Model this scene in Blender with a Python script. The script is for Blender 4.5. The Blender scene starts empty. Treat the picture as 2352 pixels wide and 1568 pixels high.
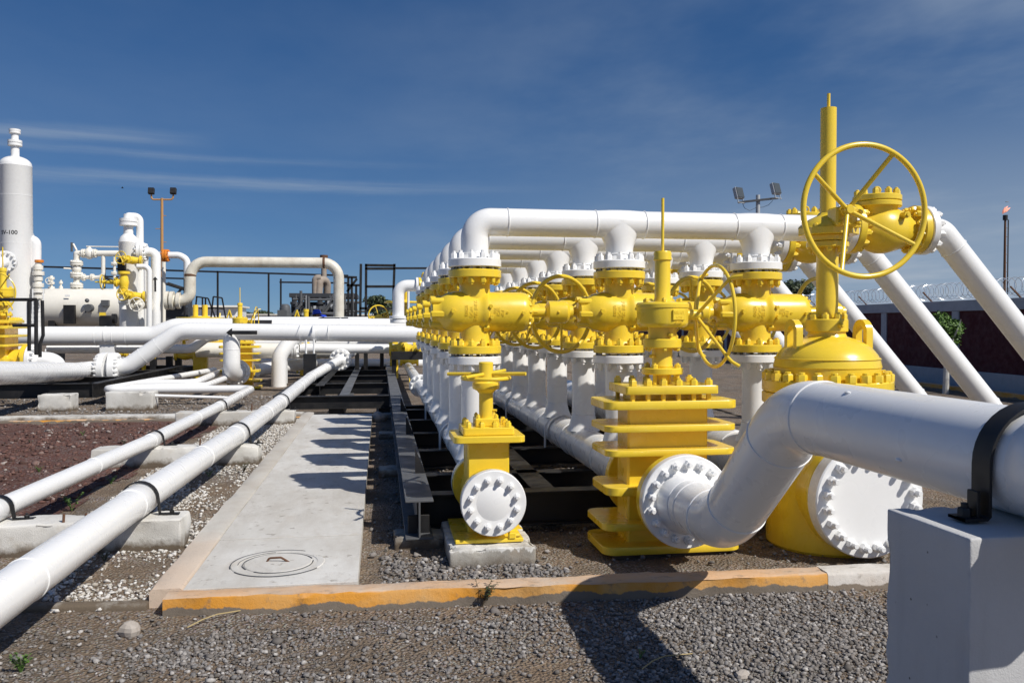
import bpy, math, random
import numpy as np
from mathutils import Vector, Matrix, noise
PI = math.pi
random.seed(7)
scene = bpy.context.scene
COL = scene.collection
R = math.radians

# ------------------------------------------------------------------ camera maths (used to read positions off the survey)
CAM_H, YAW, FPX, CXP = 1.55, R(9.03), 1907.0, 1176.0
HZ = 744.0
PIT = math.atan((784 - HZ) / FPX)
def at(u, v, Y):
    """point at depth Y (metres along the plant's long axis) seen in direction u, v"""
    x = (u - CXP) / FPX; z = -(v - 784) / FPX
    y2 = math.cos(PIT) + z * math.sin(PIT); z2 = -math.sin(PIT) + z * math.cos(PIT)
    a = x * math.cos(YAW) + y2 * math.sin(YAW); b = -x * math.sin(YAW) + y2 * math.cos(YAW)
    t = Y / b
    return Vector((a * t, Y, CAM_H + z2 * t))

# ------------------------------------------------------------------ materials
def nt(name):
    m = bpy.data.materials.new(name); m.use_nodes = True
    t = m.node_tree; b = t.nodes['Principled BSDF']
    return m, t, b
def N(t, typ, **kw):
    n = t.nodes.new(typ)
    for k, v in kw.items():
        if k in ('operation', 'blend_type', 'data_type', 'noise_dimensions', 'feature', 'distance', 'interpolation_type', 'clamp'):
            setattr(n, k, v)
        else:
            n.inputs[k].default_value = v
    return n
def pos(t, scale=(1, 1, 1)):
    g = t.nodes.new('ShaderNodeNewGeometry')
    mp = t.nodes.new('ShaderNodeMapping'); mp.inputs['Scale'].default_value = scale
    t.links.new(g.outputs['Position'], mp.inputs['Vector'])
    return mp.outputs['Vector']
def ramp(t, src, stops):
    r = t.nodes.new('ShaderNodeValToRGB')
    cr = r.color_ramp
    while len(cr.elements) < len(stops): cr.elements.new(0.5)
    for e, (p, c) in zip(cr.elements, stops):
        e.position = p; e.color = (c, c, c, 1) if isinstance(c, (int, float)) else (*c, 1)
    t.links.new(src, r.inputs['Fac'])
    return r.outputs['Color']
def nz(t, vec, scale, detail=4, rough=0.6):
    n = t.nodes.new('ShaderNodeTexNoise'); n.inputs['Scale'].default_value = scale
    n.inputs['Detail'].default_value = detail; n.inputs['Roughness'].default_value = rough
    t.links.new(vec, n.inputs['Vector'])
    return n.outputs['Fac']
def mixc(t, fac, a, b, blend='MIX'):
    m = t.nodes.new('ShaderNodeMix'); m.data_type = 'RGBA'; m.blend_type = blend
    for sock, val in (('Factor', fac), ('A', a), ('B', b)):
        s = [i for i in m.inputs if i.name == sock and (i.type == 'RGBA' or sock == 'Factor' and i.type == 'VALUE')][0]
        if isinstance(val, bpy.types.NodeSocket): t.links.new(val, s)
        elif sock == 'Factor': s.default_value = val
        else: s.default_value = (*val, 1)
    return [o for o in m.outputs if o.type == 'RGBA'][0]
def bump(t, b, h, strength, dist=0.01):
    n = t.nodes.new('ShaderNodeBump'); n.inputs['Strength'].default_value = strength; n.inputs['Distance'].default_value = dist
    t.links.new(h, n.inputs['Height']); t.links.new(n.outputs['Normal'], b.inputs['Normal'])

def paint(name, col, rough=0.3, dirt=(0.3, 0.25, 0.18), amount=0.12, bumps=0.06, coat=0.0, streak=True, dscale=3.0):
    m, t, b = nt(name)
    v = pos(t)
    d = ramp(t, nz(t, v, dscale, 6, 0.65), [(0.45, 0.0), (0.85, 1.0)])
    mul = t.nodes.new('ShaderNodeMath'); mul.operation = 'MULTIPLY'; mul.inputs[1].default_value = amount
    t.links.new(d, mul.inputs[0])
    c = mixc(t, mul.outputs[0], col, dirt)
    if streak:
        v2 = pos(t, (14, 14, 1.2))
        s = ramp(t, nz(t, v2, 1.0, 3, 0.5), [(0.6, 0.0), (0.8, 1.0)])
        m2 = t.nodes.new('ShaderNodeMath'); m2.operation = 'MULTIPLY'; m2.inputs[1].default_value = amount * 0.6
        t.links.new(s, m2.inputs[0])
        c = mixc(t, m2.outputs[0], c, dirt)
    t.links.new(c, b.inputs['Base Color'])
    rr = ramp(t, nz(t, v, 6.0, 2), [(0.3, rough * 0.8), (0.7, min(1, rough * 1.35))])
    t.links.new(rr, b.inputs['Roughness'])
    b.inputs['Coat Weight'].default_value = coat; b.inputs['Coat Roughness'].default_value = 0.15
    bump(t, b, nz(t, v, 16.0, 1, 0.4), bumps * 1.6, 0.004)
    return m

M = {}
M['white'] = paint('white_paint', (0.84, 0.84, 0.83), 0.27, (0.52, 0.48, 0.41), 0.11, 0.012, 0.15, streak=False)
M['yellow'] = paint('yellow_paint', (0.84, 0.60, 0.042), 0.27, (0.40, 0.24, 0.03), 0.20, 0.09, 0.25)
M['cream'] = paint('cream_paint', (0.82, 0.79, 0.71), 0.38, (0.4, 0.34, 0.25), 0.22, 0.06)
M['rustwhite'] = paint('stained_white_paint', (0.72, 0.69, 0.60), 0.4, (0.20, 0.11, 0.05), 0.55, 0.06, dscale=2.2)
M['rustgrey'] = paint('heat_stained_steel', (0.34, 0.29, 0.24), 0.6, (0.16, 0.08, 0.04), 0.7, 0.1, dscale=3.0)
M['rust'] = paint('rusty_steel', (0.13, 0.06, 0.03), 0.8, (0.05, 0.03, 0.02), 0.7, 0.3)
M['black'] = paint('black_enamel', (0.007, 0.007, 0.008), 0.5, (0.06, 0.05, 0.045), 0.25, 0.06)
M['greysteel'] = paint('grey_steel', (0.095, 0.10, 0.108), 0.5, (0.07, 0.06, 0.05), 0.4, 0.08)
M['darkgrey'] = paint('dark_machine_paint', (0.045, 0.048, 0.055), 0.45, (0.02, 0.02, 0.02), 0.4, 0.08)
M['galv'] = paint('galvanised_steel', (0.42, 0.44, 0.46), 0.4, (0.25, 0.25, 0.25), 0.3, 0.05)
M['pole'] = paint('faded_orange_paint', (0.46, 0.25, 0.09), 0.6, (0.3, 0.16, 0.08), 0.3, 0.06)
M['orange'] = paint('orange_paint', (0.70, 0.22, 0.02), 0.45, (0.4, 0.12, 0.02), 0.3, 0.06)
M['maroon'] = paint('maroon_wall_paint', (0.075, 0.010, 0.013), 0.8, (0.04, 0.008, 0.009), 0.5, 0.25)
M['wallgrey'] = paint('grey_render', (0.42, 0.43, 0.46), 0.85, (0.28, 0.28, 0.29), 0.5, 0.25)
M['bluehat'] = paint('blue_plastic', (0.02, 0.06, 0.55), 0.3, (0.02, 0.04, 0.3), 0.1, 0.02)
M['skin'] = paint('skin', (0.34, 0.17, 0.11), 0.6, (0.3, 0.12, 0.08), 0.1, 0.02, streak=False)
M['khaki'] = paint('work_cloth', (0.20, 0.17, 0.12), 0.9, (0.12, 0.1, 0.07), 0.3, 0.2)
M['hair'] = paint('dark_hair', (0.015, 0.012, 0.01), 0.7, (0.01, 0.01, 0.01), 0.1, 0.1)
M['gasket'] = paint('gasket_black', (0.02, 0.02, 0.02), 0.7, (0.04, 0.04, 0.04), 0.1, 0.02)
M['studgrey'] = paint('stud_grey', (0.33, 0.34, 0.35), 0.4, (0.2, 0.2, 0.2), 0.2, 0.03)
M['bark'] = paint('bark', (0.10, 0.075, 0.05), 0.9, (0.05, 0.04, 0.03), 0.5, 0.5)
M['limebark'] = paint('limewashed_bark', (0.55, 0.54, 0.50), 0.9, (0.2, 0.17, 0.13), 0.4, 0.5)
M['rockpale'] = paint('pale_rock', (0.40, 0.36, 0.32), 0.9, (0.25, 0.21, 0.17), 0.6, 0.5, streak=False, dscale=18)
M['straw'] = paint('dry_straw', (0.42, 0.33, 0.16), 0.8, (0.25, 0.18, 0.09), 0.3, 0.1)

def concrete(name, base, dark, warm, soilz=None, stain=0.5, rough=0.85, bumpk=0.35):
    m, t, b = nt(name)
    v = pos(t)
    c = mixc(t, ramp(t, nz(t, v, 1.7, 8, 0.62), [(0.35, 0.0), (0.72, 1.0)]), base, dark)
    c = mixc(t, ramp(t, nz(t, v, 4.3, 5, 0.6), [(0.56, 0.0), (0.75, stain)]), c, warm)
    c = mixc(t, ramp(t, nz(t, v, 42, 3, 0.6), [(0.60, 0.0), (0.74, 0.55)]), c, dark)
    if soilz is not None:                                           # splashed earth along the foot
        g = t.nodes.new('ShaderNodeNewGeometry'); s = t.nodes.new('ShaderNodeSeparateXYZ')
        t.links.new(g.outputs['Position'], s.inputs[0])
        ad = N(t, 'ShaderNodeMath', operation='MULTIPLY_ADD'); ad.inputs[1].default_value = 0.22; 
        t.links.new(nz(t, v, 7, 5, 0.65), ad.inputs[0]); t.links.new(s.outputs['Z'], ad.inputs[2])
        f = t.nodes.new('ShaderNodeMapRange'); f.inputs['From Min'].default_value = soilz + 0.11 + 0.07; f.inputs['From Max'].default_value = soilz + 0.11
        t.links.new(ad.outputs[0], f.inputs['Value'])
        c = mixc(t, f.outputs[0], c, (0.13, 0.10, 0.07))
    t.links.new(c, b.inputs['Base Color']); b.inputs['Roughness'].default_value = rough
    ad2 = N(t, 'ShaderNodeMath', operation='ADD')
    t.links.new(nz(t, v, 30, 6, 0.7), ad2.inputs[0]); t.links.new(nz(t, v, 160, 2, 0.7), ad2.inputs[1])
    bump(t, b, ad2.outputs[0], bumpk, 0.01)
    return m
def slab_mat():
    m = concrete('slab_concrete', (0.66, 0.65, 0.62), (0.54, 0.525, 0.49), (0.50, 0.43, 0.35), None, 0.55)
    t = m.node_tree; b = t.nodes['Principled BSDF']; c = b.inputs['Base Color'].links[0].from_socket
    v = pos(t, (1, .35, 1)); v3 = pos(t)
    c = mixc(t, ramp(t, nz(t, v, 2.6, 9, .72), [(0.40, 0.0), (0.66, 0.85)]), c, (0.45, 0.42, 0.375))
    c = mixc(t, ramp(t, nz(t, v3, 13, 4, .6), [(0.63, 0.0), (0.70, 0.7)]), c, (0.27, 0.24, 0.20))
    vo = t.nodes.new('ShaderNodeTexVoronoi'); vo.feature = 'DISTANCE_TO_EDGE'; vo.inputs['Scale'].default_value = 0.55; vo.inputs['Randomness'].default_value = 1.0
    wv = t.nodes.new('ShaderNodeVectorMath'); wv.operation = 'ADD'; nn = t.nodes.new('ShaderNodeTexNoise'); nn.inputs['Scale'].default_value = 2.2; nn.inputs['Detail'].default_value = 5; t.links.new(v3, nn.inputs['Vector'])
    t.links.new(v3, wv.inputs[0]); t.links.new(nn.outputs['Color'], wv.inputs[1]); t.links.new(wv.outputs[0], vo.inputs['Vector'])
    c = mixc(t, ramp(t, vo.outputs['Distance'], [(0.001, 0.22), (0.003, 0.0)]), c, (0.24, 0.21, 0.18))
    t.links.new(c, b.inputs['Base Color']); return m
M['slab'] = slab_mat()
M['sleeper'] = concrete('limewashed_concrete', (0.66, 0.65, 0.62), (0.45, 0.43, 0.39), (0.40, 0.34, 0.26), 0.03, 0.6)
M['pedestal'] = concrete('pedestal_concrete', (0.42, 0.40, 0.36), (0.22, 0.20, 0.17), (0.30, 0.23, 0.16), 0.03, 0.7)
M['block'] = concrete('painted_block', (0.56, 0.56, 0.56), (0.49, 0.49, 0.49), (0.52, 0.51, 0.49), None, 0.4, 0.75, 0.22)
def pores(m):
    t = m.node_tree; b = t.nodes['Principled BSDF']; c = b.inputs['Base Color'].links[0].from_socket; v = pos(t)
    vo = t.nodes.new('ShaderNodeTexVoronoi'); vo.inputs['Scale'].default_value = 26; t.links.new(v, vo.inputs['Vector'])
    sel = ramp(t, vo.outputs['Color'], [(0.80, 0.0), (0.82, 1.0)])
    spot = ramp(t, vo.outputs['Distance'], [(0.06, 1.0), (0.13, 0.0)])
    mu = t.nodes.new('ShaderNodeMath'); mu.operation = 'MULTIPLY'; t.links.new(sel, mu.inputs[0]); t.links.new(spot, mu.inputs[1])
    c = mixc(t, mu.outputs[0], c, (0.10, 0.095, 0.09))
    c = mixc(t, ramp(t, nz(t, pos(t, (6, 6, .9)), 1.0, 4, .6), [(0.55, 0.0), (0.75, 0.45)]), c, (0.38, 0.375, 0.37))
    t.links.new(c, b.inputs['Base Color'])
pores(M['block'])
def spilled():
    m = concrete('pedestal_with_paint_spill', (0.42, 0.40, 0.36), (0.22, 0.20, 0.17), (0.30, 0.23, 0.16), 0.0, 0.7)
    t = m.node_tree; b = t.nodes['Principled BSDF']; c = b.inputs['Base Color'].links[0].from_socket
    g = t.nodes.new('ShaderNodeNewGeometry'); s = t.nodes.new('ShaderNodeSeparateXYZ'); t.links.new(g.outputs['Position'], s.inputs[0])
    ad = N(t, 'ShaderNodeMath', operation='MULTIPLY_ADD'); ad.inputs[1].default_value = 0.12
    t.links.new(nz(t, pos(t, (1, 1, .12)), 26, 4, .6), ad.inputs[0]); t.links.new(s.outputs['Z'], ad.inputs[2])
    f = t.nodes.new('ShaderNodeMapRange'); f.inputs['From Min'].default_value = 0.152; f.inputs['From Max'].default_value = 0.162; t.links.new(ad.outputs[0], f.inputs['Value'])
    mu = t.nodes.new('ShaderNodeMath'); mu.operation = 'MULTIPLY'; t.links.new(f.outputs[0], mu.inputs[0]); t.links.new(ramp(t, nz(t, pos(t), 7, 5, .6), [(0.36, 0.15), (0.56, 0.95)]), mu.inputs[1])
    c = mixc(t, mu.outputs[0], c, (0.68, 0.67, 0.64)); t.links.new(c, b.inputs['Base Color']); return m
M['spilled'] = spilled()

def kerb_mat(name, topc, topc2, sidec, sidec2, base):
    m, t, b = nt(name)
    v = pos(t)
    g = t.nodes.new('ShaderNodeNewGeometry'); s = t.nodes.new('ShaderNodeSeparateXYZ'); t.links.new(g.outputs['Position'], s.inputs[0])
    sn = t.nodes.new('ShaderNodeSeparateXYZ'); t.links.new(g.outputs['Normal'], sn.inputs[0])
    top = mixc(t, ramp(t, nz(t, v, 2.6, 7, 0.65), [(0.38, 0.0), (0.66, 1.0)]), topc, topc2)
    top = mixc(t, ramp(t, nz(t, pos(t, (1, 2.2, 1)), 9, 6, 0.7), [(0.56, 0.0), (0.70, 0.7)]), top, base)
    side = mixc(t, ramp(t, nz(t, v, 3.1, 6, 0.6), [(0.4, 0.0), (0.65, 1.0)]), sidec, sidec2)
    side = mixc(t, ramp(t, nz(t, v, 13, 5, 0.7), [(0.58, 0.0), (0.7, 0.6)]), side, base)
    ft = t.nodes.new('ShaderNodeMapRange'); ft.inputs['From Min'].default_value = 0.55; ft.inputs['From Max'].default_value = 0.8
    t.links.new(sn.outputs['Z'], ft.inputs['Value'])
    c = mixc(t, ft.outputs[0], side, top)
    ad = N(t, 'ShaderNodeMath', operation='MULTIPLY_ADD'); ad.inputs[1].default_value = 0.16
    t.links.new(nz(t, pos(t, (1, 1, 0.35)), 3.4, 6, 0.62), ad.inputs[0]); t.links.new(s.outputs['Z'], ad.inputs[2])
    f = t.nodes.new('ShaderNodeMapRange'); f.inputs['From Min'].default_value = 0.123; f.inputs['From Max'].default_value = 0.116
    t.links.new(ad.outputs[0], f.inputs['Value'])
    c = mixc(t, f.outputs[0], c, base)
    t.links.new(c, b.inputs['Base Color']); b.inputs['Roughness'].default_value = 0.8
    bump(t, b, nz(t, v, 26, 7, 0.7), 0.5, 0.012)
    return m
M['kerb'] = kerb_mat('worn_orange_kerb_paint', (0.58, 0.36, 0.20), (0.55, 0.44, 0.34), (0.62, 0.27, 0.03), (0.60, 0.34, 0.12), (0.17, 0.14, 0.11))
M['kerbwhite'] = kerb_mat('worn_white_kerb_paint', (0.60, 0.57, 0.53), (0.5, 0.46, 0.4), (0.6, 0.57, 0.53), (0.52, 0.46, 0.4), (0.2, 0.16, 0.12))
def stripmat():
    m, t, b = nt('kerb_strip_concrete')
    v = pos(t)
    g = t.nodes.new('ShaderNodeNewGeometry'); s = t.nodes.new('ShaderNodeSeparateXYZ'); t.links.new(g.outputs['Position'], s.inputs[0])
    c = mixc(t, ramp(t, nz(t, v, 2.0, 7, 0.62), [(0.35, 0.0), (0.7, 1.0)]), (0.52, 0.50, 0.46), (0.42, 0.38, 0.33))
    ad = N(t, 'ShaderNodeMath', operation='MULTIPLY_ADD'); ad.inputs[1].default_value = 2.2
    t.links.new(nz(t, v, 1.6, 5, 0.6), ad.inputs[0]); t.links.new(s.outputs['Y'], ad.inputs[2])
    f = t.nodes.new('ShaderNodeMapRange'); f.inputs['From Min'].default_value = 7.4; f.inputs['From Max'].default_value = 5.7
    t.links.new(ad.outputs[0], f.inputs['Value'])
    c = mixc(t, f.outputs[0], c, (0.60, 0.47, 0.36))
    c = mixc(t, ramp(t, nz(t, v, 40, 3), [(0.60, 0.0), (0.72, 0.5)]), c, (0.30, 0.27, 0.23))
    t.links.new(c, b.inputs['Base Color']); b.inputs['Roughness'].default_value = 0.85
    bump(t, b, nz(t, v, 30, 6, 0.7), 0.4, 0.01)
    return m
M['strip'] = stripmat()

def soil(name, a, b_, c_, peb, pebs=70.0, pebamt=0.6, bk=0.9):
    m, t, b = nt(name)
    v = pos(t)
    c = mixc(t, ramp(t, nz(t, v, 0.9, 8, 0.62), [(0.38, 0.0), (0.64, 1.0)]), a, b_)
    c = mixc(t, ramp(t, nz(t, v, 6.0, 6, 0.65), [(0.48, 0.0), (0.68, 0.8)]), c, c_)
    vo = t.nodes.new('ShaderNodeTexVoronoi'); vo.inputs['Scale'].default_value = pebs; t.links.new(v, vo.inputs['Vector'])
    pm = ramp(t, vo.outputs['Distance'], [(0.30, pebamt), (0.52, 0.0)])
    pc = mixc(t, 0.75, peb, vo.outputs['Color'], 'MULTIPLY')
    hs = t.nodes.new('ShaderNodeHueSaturation'); hs.inputs['Saturation'].default_value = 0.22; hs.inputs['Value'].default_value = 1.7
    t.links.new(pc, hs.inputs['Color'])
    mk = t.nodes.new('ShaderNodeMath'); mk.operation = 'MULTIPLY'
    t.links.new(pm, mk.inputs[0]); t.links.new(ramp(t, nz(t, v, 2.2, 5), [(0.40, 0.15), (0.6, 1.0)]), mk.inputs[1])
    c = mixc(t, mk.outputs[0], c, hs.outputs['Color'])
    t.links.new(c, b.inputs['Base Color']); b.inputs['Roughness'].default_value = 0.95
    b.inputs['Specular IOR Level'].default_value = 0.2
    inv = N(t, 'ShaderNodeMath', operation='SUBTRACT'); inv.inputs[0].default_value = 0.6; t.links.new(vo.outputs['Distance'], inv.inputs[1])
    ad = N(t, 'ShaderNodeMath', operation='MULTIPLY_ADD'); ad.inputs[1].default_value = 0.8
    t.links.new(inv.outputs[0], ad.inputs[0]); t.links.new(nz(t, v, 24, 8, 0.7), ad.inputs[2])
    bump(t, b, ad.outputs[0], bk, 0.03)
    return m
M['ground'] = soil('earth_and_gravel', (0.215, 0.155, 0.105), (0.14, 0.115, 0.09), (0.28, 0.205, 0.14), (0.38, 0.35, 0.32), 55.0, 0.6)
M['redbed'] = soil('red_scoria', (0.135, 0.062, 0.048), (0.095, 0.045, 0.036), (0.17, 0.10, 0.075), (0.25, 0.17, 0.14), 38.0, 0.6)
M['darkbed'] = soil('brown_soil', (0.17, 0.120, 0.080), (0.105, 0.080, 0.058), (0.24, 0.175, 0.12), (0.26, 0.22, 0.18), 50.0, 0.4)

def islands(name, stops, rough=0.85):
    m, t, b = nt(name)
    g = t.nodes.new('ShaderNodeNewGeometry')
    c = ramp(t, g.outputs['Random Per Island'], stops)
    v = pos(t)
    c = mixc(t, ramp(t, nz(t, v, 120, 3), [(0.4, 0.0), (0.7, 0.5)]), c, (0.14, 0.12, 0.10))
    t.links.new(c, b.inputs['Base Color']); b.inputs['Roughness'].default_value = rough
    b.inputs['Specular IOR Level'].default_value = 0.3
    return m
M['stones'] = islands('crushed_grey_stone', [(0.0, (0.10, 0.092, 0.085)), (0.3, (0.19, 0.172, 0.16)), (0.55, (0.26, 0.24, 0.225)), (0.75, (0.17, 0.165, 0.165)), (0.92, (0.38, 0.36, 0.345)), (1.0, (0.48, 0.46, 0.44))])
M['paleston'] = islands('limewashed_pebbles', [(0.0, (0.27, 0.22, 0.17)), (0.3, (0.48, 0.45, 0.40)), (0.6, (0.64, 0.62, 0.59)), (1.0, (0.76, 0.75, 0.73))])
M['redston'] = islands('red_scoria_stone', [(0.0, (0.06, 0.025, 0.02)), (0.5, (0.12, 0.05, 0.04)), (0.85, (0.17, 0.085, 0.07)), (1.0, (0.42, 0.38, 0.35))])
def leafmat(name, a, b2, c2):
    m = islands(name, [(0.0, a), (0.55, b2), (1.0, c2)], 0.55)
    b = m.node_tree.nodes['Principled BSDF']
    b.inputs['Specular IOR Level'].default_value = 0.45
    return m
M['leaf'] = leafmat('bright_leaves', (0.04, 0.11, 0.012), (0.08, 0.19, 0.02), (0.15, 0.29, 0.035))
M['farleaf'] = leafmat('dark_leaves', (0.018, 0.040, 0.012), (0.03, 0.06, 0.016), (0.05, 0.085, 0.022))
def emis(name, col, s):
    m, t, b = nt(name); b.inputs['Emission Color'].default_value = (*col, 1); b.inputs['Emission Strength'].default_value = s
    b.inputs['Base Color'].default_value = (*col, 1); return m
M['flame'] = emis('gas_flame', (1.0, 0.40, 0.28), 0.32)
def glassm():
    m, t, b = nt('lamp_glass'); b.inputs['Base Color'].default_value = (0.07, 0.08, 0.085, 1); b.inputs['Roughness'].default_value = 0.12; return m
M['lampglass'] = glassm()
def wire():
    m, t, b = nt('razor_wire_steel'); b.inputs['Base Color'].default_value = (0.75, 0.77, 0.8, 1); b.inputs['Roughness'].default_value = 0.25; b.inputs['Metallic'].default_value = 0.8; return m
M['wire'] = wire()

# ------------------------------------------------------------------ mesh builder
def TM(loc, z=(0, 0, 1), x=None):
    z = Vector(z).normalized()
    if x is None: x = Vector((1, 0, 0)) if abs(z.x) < 0.9 else Vector((0, 1, 0))
    x = Vector(x); x = (x - z * x.dot(z)).normalized(); y = z.cross(x)
    m = Matrix((x, y, z)).transposed().to_4x4(); m.translation = Vector(loc)
    return m
I4 = Matrix.Identity(4)
class MB:
    def __init__(s): s.v = []; s.f = []; s.m = []
    def add(s, vs, fs, mi=0, mat=None):
        o = len(s.v)
        s.v += [tuple(mat @ Vector(p)) for p in vs] if mat is not None else [tuple(p) for p in vs]
        s.f += [tuple(i + o for i in f) for f in fs]; s.m += [mi] * len(fs)
        return s
    def lathe(s, prof, mat=I4, seg=32, mi=0, a0=0.0):
        vs, fs, rows = [], [], []
        for r, z in prof:
            if r < 1e-6: rows.append([len(vs)]); vs.append((0, 0, z))
            else:
                st = len(vs); rows.append(list(range(st, st + seg)))
                vs += [(r * math.cos(a0 + 2 * PI * k / seg), r * math.sin(a0 + 2 * PI * k / seg), z) for k in range(seg)]
        for a, b in zip(rows, rows[1:]):
            for k in range(seg):
                k2 = (k + 1) % seg
                if len(a) == 1 and len(b) == 1: break
                if len(a) == 1: fs.append((a[0], b[k2], b[k]))
                elif len(b) == 1: fs.append((a[k], a[k2], b[0]))
                else: fs.append((a[k], a[k2], b[k2], b[k]))
        return s.add(vs, fs, mi, mat)
    def disc(s, r, z0, z1, mat=I4, seg=32, c=0.006, mi=0, a0=0.0):
        c = min(c, abs(z1 - z0) * .45, r * .4)
        return s.lathe([(0, z0), (r - c, z0), (r, z0 + c), (r, z1 - c), (r - c, z1), (0, z1)], mat, seg, mi, a0)
    def rod(s, p0, p1, r, seg=12, mi=0, r2=None):
        p0, p1 = Vector(p0), Vector(p1); L = (p1 - p0).length
        r2 = r if r2 is None else r2
        return s.lathe([(0, 0), (r, 0), (r2, L), (0, L)], TM(p0, p1 - p0), seg, mi)
    def box(s, c, size, mat=I4, ch=0.004, mi=0):
        hx, hy, hz = [q / 2 for q in size]; ch = min(ch, hx * .6, hy * .6, hz * .6)
        c = Vector(c); vs = []; idx = {}
        for sx in (-1, 1):
            for sy in (-1, 1):
                for sz in (-1, 1):
                    for ax in range(3):
                        p = [sx * hx, sy * hy, sz * hz]
                        for q in range(3):
                            if q != ax: p[q] -= math.copysign(ch, p[q])
                        idx[(sx, sy, sz, ax)] = len(vs); vs.append(Vector(p) + c)
        fs = []
        for ax in range(3):
            o = [q for q in range(3) if q != ax]
            for sg in (-1, 1):
                def k(a, b):
                    t = [0, 0, 0]; t[ax] = sg; t[o[0]] = a; t[o[1]] = b; return idx[(*t, ax)]
                fs.append((k(-1, -1), k(1, -1), k(1, 1), k(-1, 1)))
            for a in (-1, 1):
                for b in (-1, 1):
                    def e(sgn, axx):
                        t = [0, 0, 0]; t[ax] = sgn; t[o[0]] = a; t[o[1]] = b; return idx[(*t, axx)]
                    fs.append((e(-1, o[0]), e(1, o[0]), e(1, o[1]), e(-1, o[1])))
        for sx in (-1, 1):
            for sy in (-1, 1):
                for sz in (-1, 1): fs.append(tuple(idx[(sx, sy, sz, q)] for q in range(3)))
        return s.add(vs, fs, mi, mat)
    def prism(s, poly, z0, z1, mat=I4, mi=0, ch=0.0):
        n = len(poly); cx = sum(p[0] for p in poly) / n; cy = sum(p[1] for p in poly) / n
        def ring(z, k):
            out = []
            for x, y in poly:
                d = math.hypot(x - cx, y - cy) or 1; f = max(0, (d - k) / d); out.append((cx + (x - cx) * f, cy + (y - cy) * f, z))
            return out
        rings = [ring(z0, ch), ring(z0 + ch, 0), ring(z1 - ch, 0), ring(z1, ch)] if ch > 0 else [ring(z0, 0), ring(z1, 0)]
        vs = [p for r_ in rings for p in r_]; fs = []
        for q in range(len(rings) - 1):
            for k in range(n): fs.append((q * n + k, q * n + (k + 1) % n, (q + 1) * n + (k + 1) % n, (q + 1) * n + k))
        fs.append(tuple(range(n - 1, -1, -1))); fs.append(tuple((len(rings) - 1) * n + k for k in range(n)))
        return s.add(vs, fs, mi, mat)
    def tube(s, path, r, seg=20, caps=True, mi=0, closed=False):
        P_ = [Vector(p) for p in path]; n = len(P_)
        rr = r if isinstance(r, (list, tuple)) else [r] * n
        vs, fs = [], []
        tprev = None; nrm = None
        for i in range(n):
            if closed: t = (P_[(i + 1) % n] - P_[i - 1]).normalized()
            else: t = (P_[min(i + 1, n - 1)] - P_[max(i - 1, 0)]).normalized()
            if nrm is None:
                nrm = t.orthogonal().normalized()
            else:
                nrm = (nrm - t * nrm.dot(t)).normalized()
            b = t.cross(nrm)
            vs += [P_[i] + (nrm * math.cos(2 * PI * k / seg) + b * math.sin(2 * PI * k / seg)) * rr[i] for k in range(seg)]
        m = n if closed else n - 1
        for i in range(m):
            i2 = (i + 1) % n
            for k in range(seg): fs.append((i * seg + k, i * seg + (k + 1) % seg, i2 * seg + (k + 1) % seg, i2 * seg + k))
        if caps and not closed:
            fs.append(tuple(range(seg - 1, -1, -1))); fs.append(tuple((n - 1) * seg + k for k in range(seg)))
        return s.add(vs, fs, mi)
    def torus(s, Rr, r, mat=I4, seg=40, seg2=10, mi=0):
        vs, fs = [], []
        for i in range(seg):
            a = 2 * PI * i / seg
            for k in range(seg2):
                b = 2 * PI * k / seg2; q = Rr + r * math.cos(b)
                vs.append((q * math.cos(a), q * math.sin(a), r * math.sin(b)))
        for i in range(seg):
            for k in range(seg2):
                fs.append((i * seg2 + k, ((i + 1) % seg) * seg2 + k, ((i + 1) % seg) * seg2 + (k + 1) % seg2, i * seg2 + (k + 1) % seg2))
        return s.add(vs, fs, mi, mat)
    def weld(s, c, axis, r, w=0.006):
        return s.torus(r + 0.0005, w, TM(c, axis), 48, 6)
    def longbolt(s, x, y, zt, zb, af, h, sr):
        r = af / math.sqrt(3); return s.lathe([(0, zt + h * 1.35), (sr * .9, zt + h * 1.33), (sr * .9, zt + h), (r * .86, zt + h), (r, zt + h * .85), (r, zt), (sr, zt - .001), (sr, zb), (0, zb)], TM((x, y, 0)), 6, 0, .3 + x * 9)
    def nut(s, mat, af, h, stud=0.02, sr=None, mi=0, a0=None):
        a0 = random.random() if a0 is None else a0
        r = af / math.sqrt(3)
        s.lathe([(0, 0), (r, 0), (r, h * .85), (r * .86, h), (0, h)], mat, 6, mi, a0)
        sr = af * .30 if sr is None else sr
        if stud > 0: s.lathe([(sr, h * .9), (sr, h + stud * .8), (sr * .8, h + stud), (0, h + stud)], mat, 10, mi)
        return s
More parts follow.
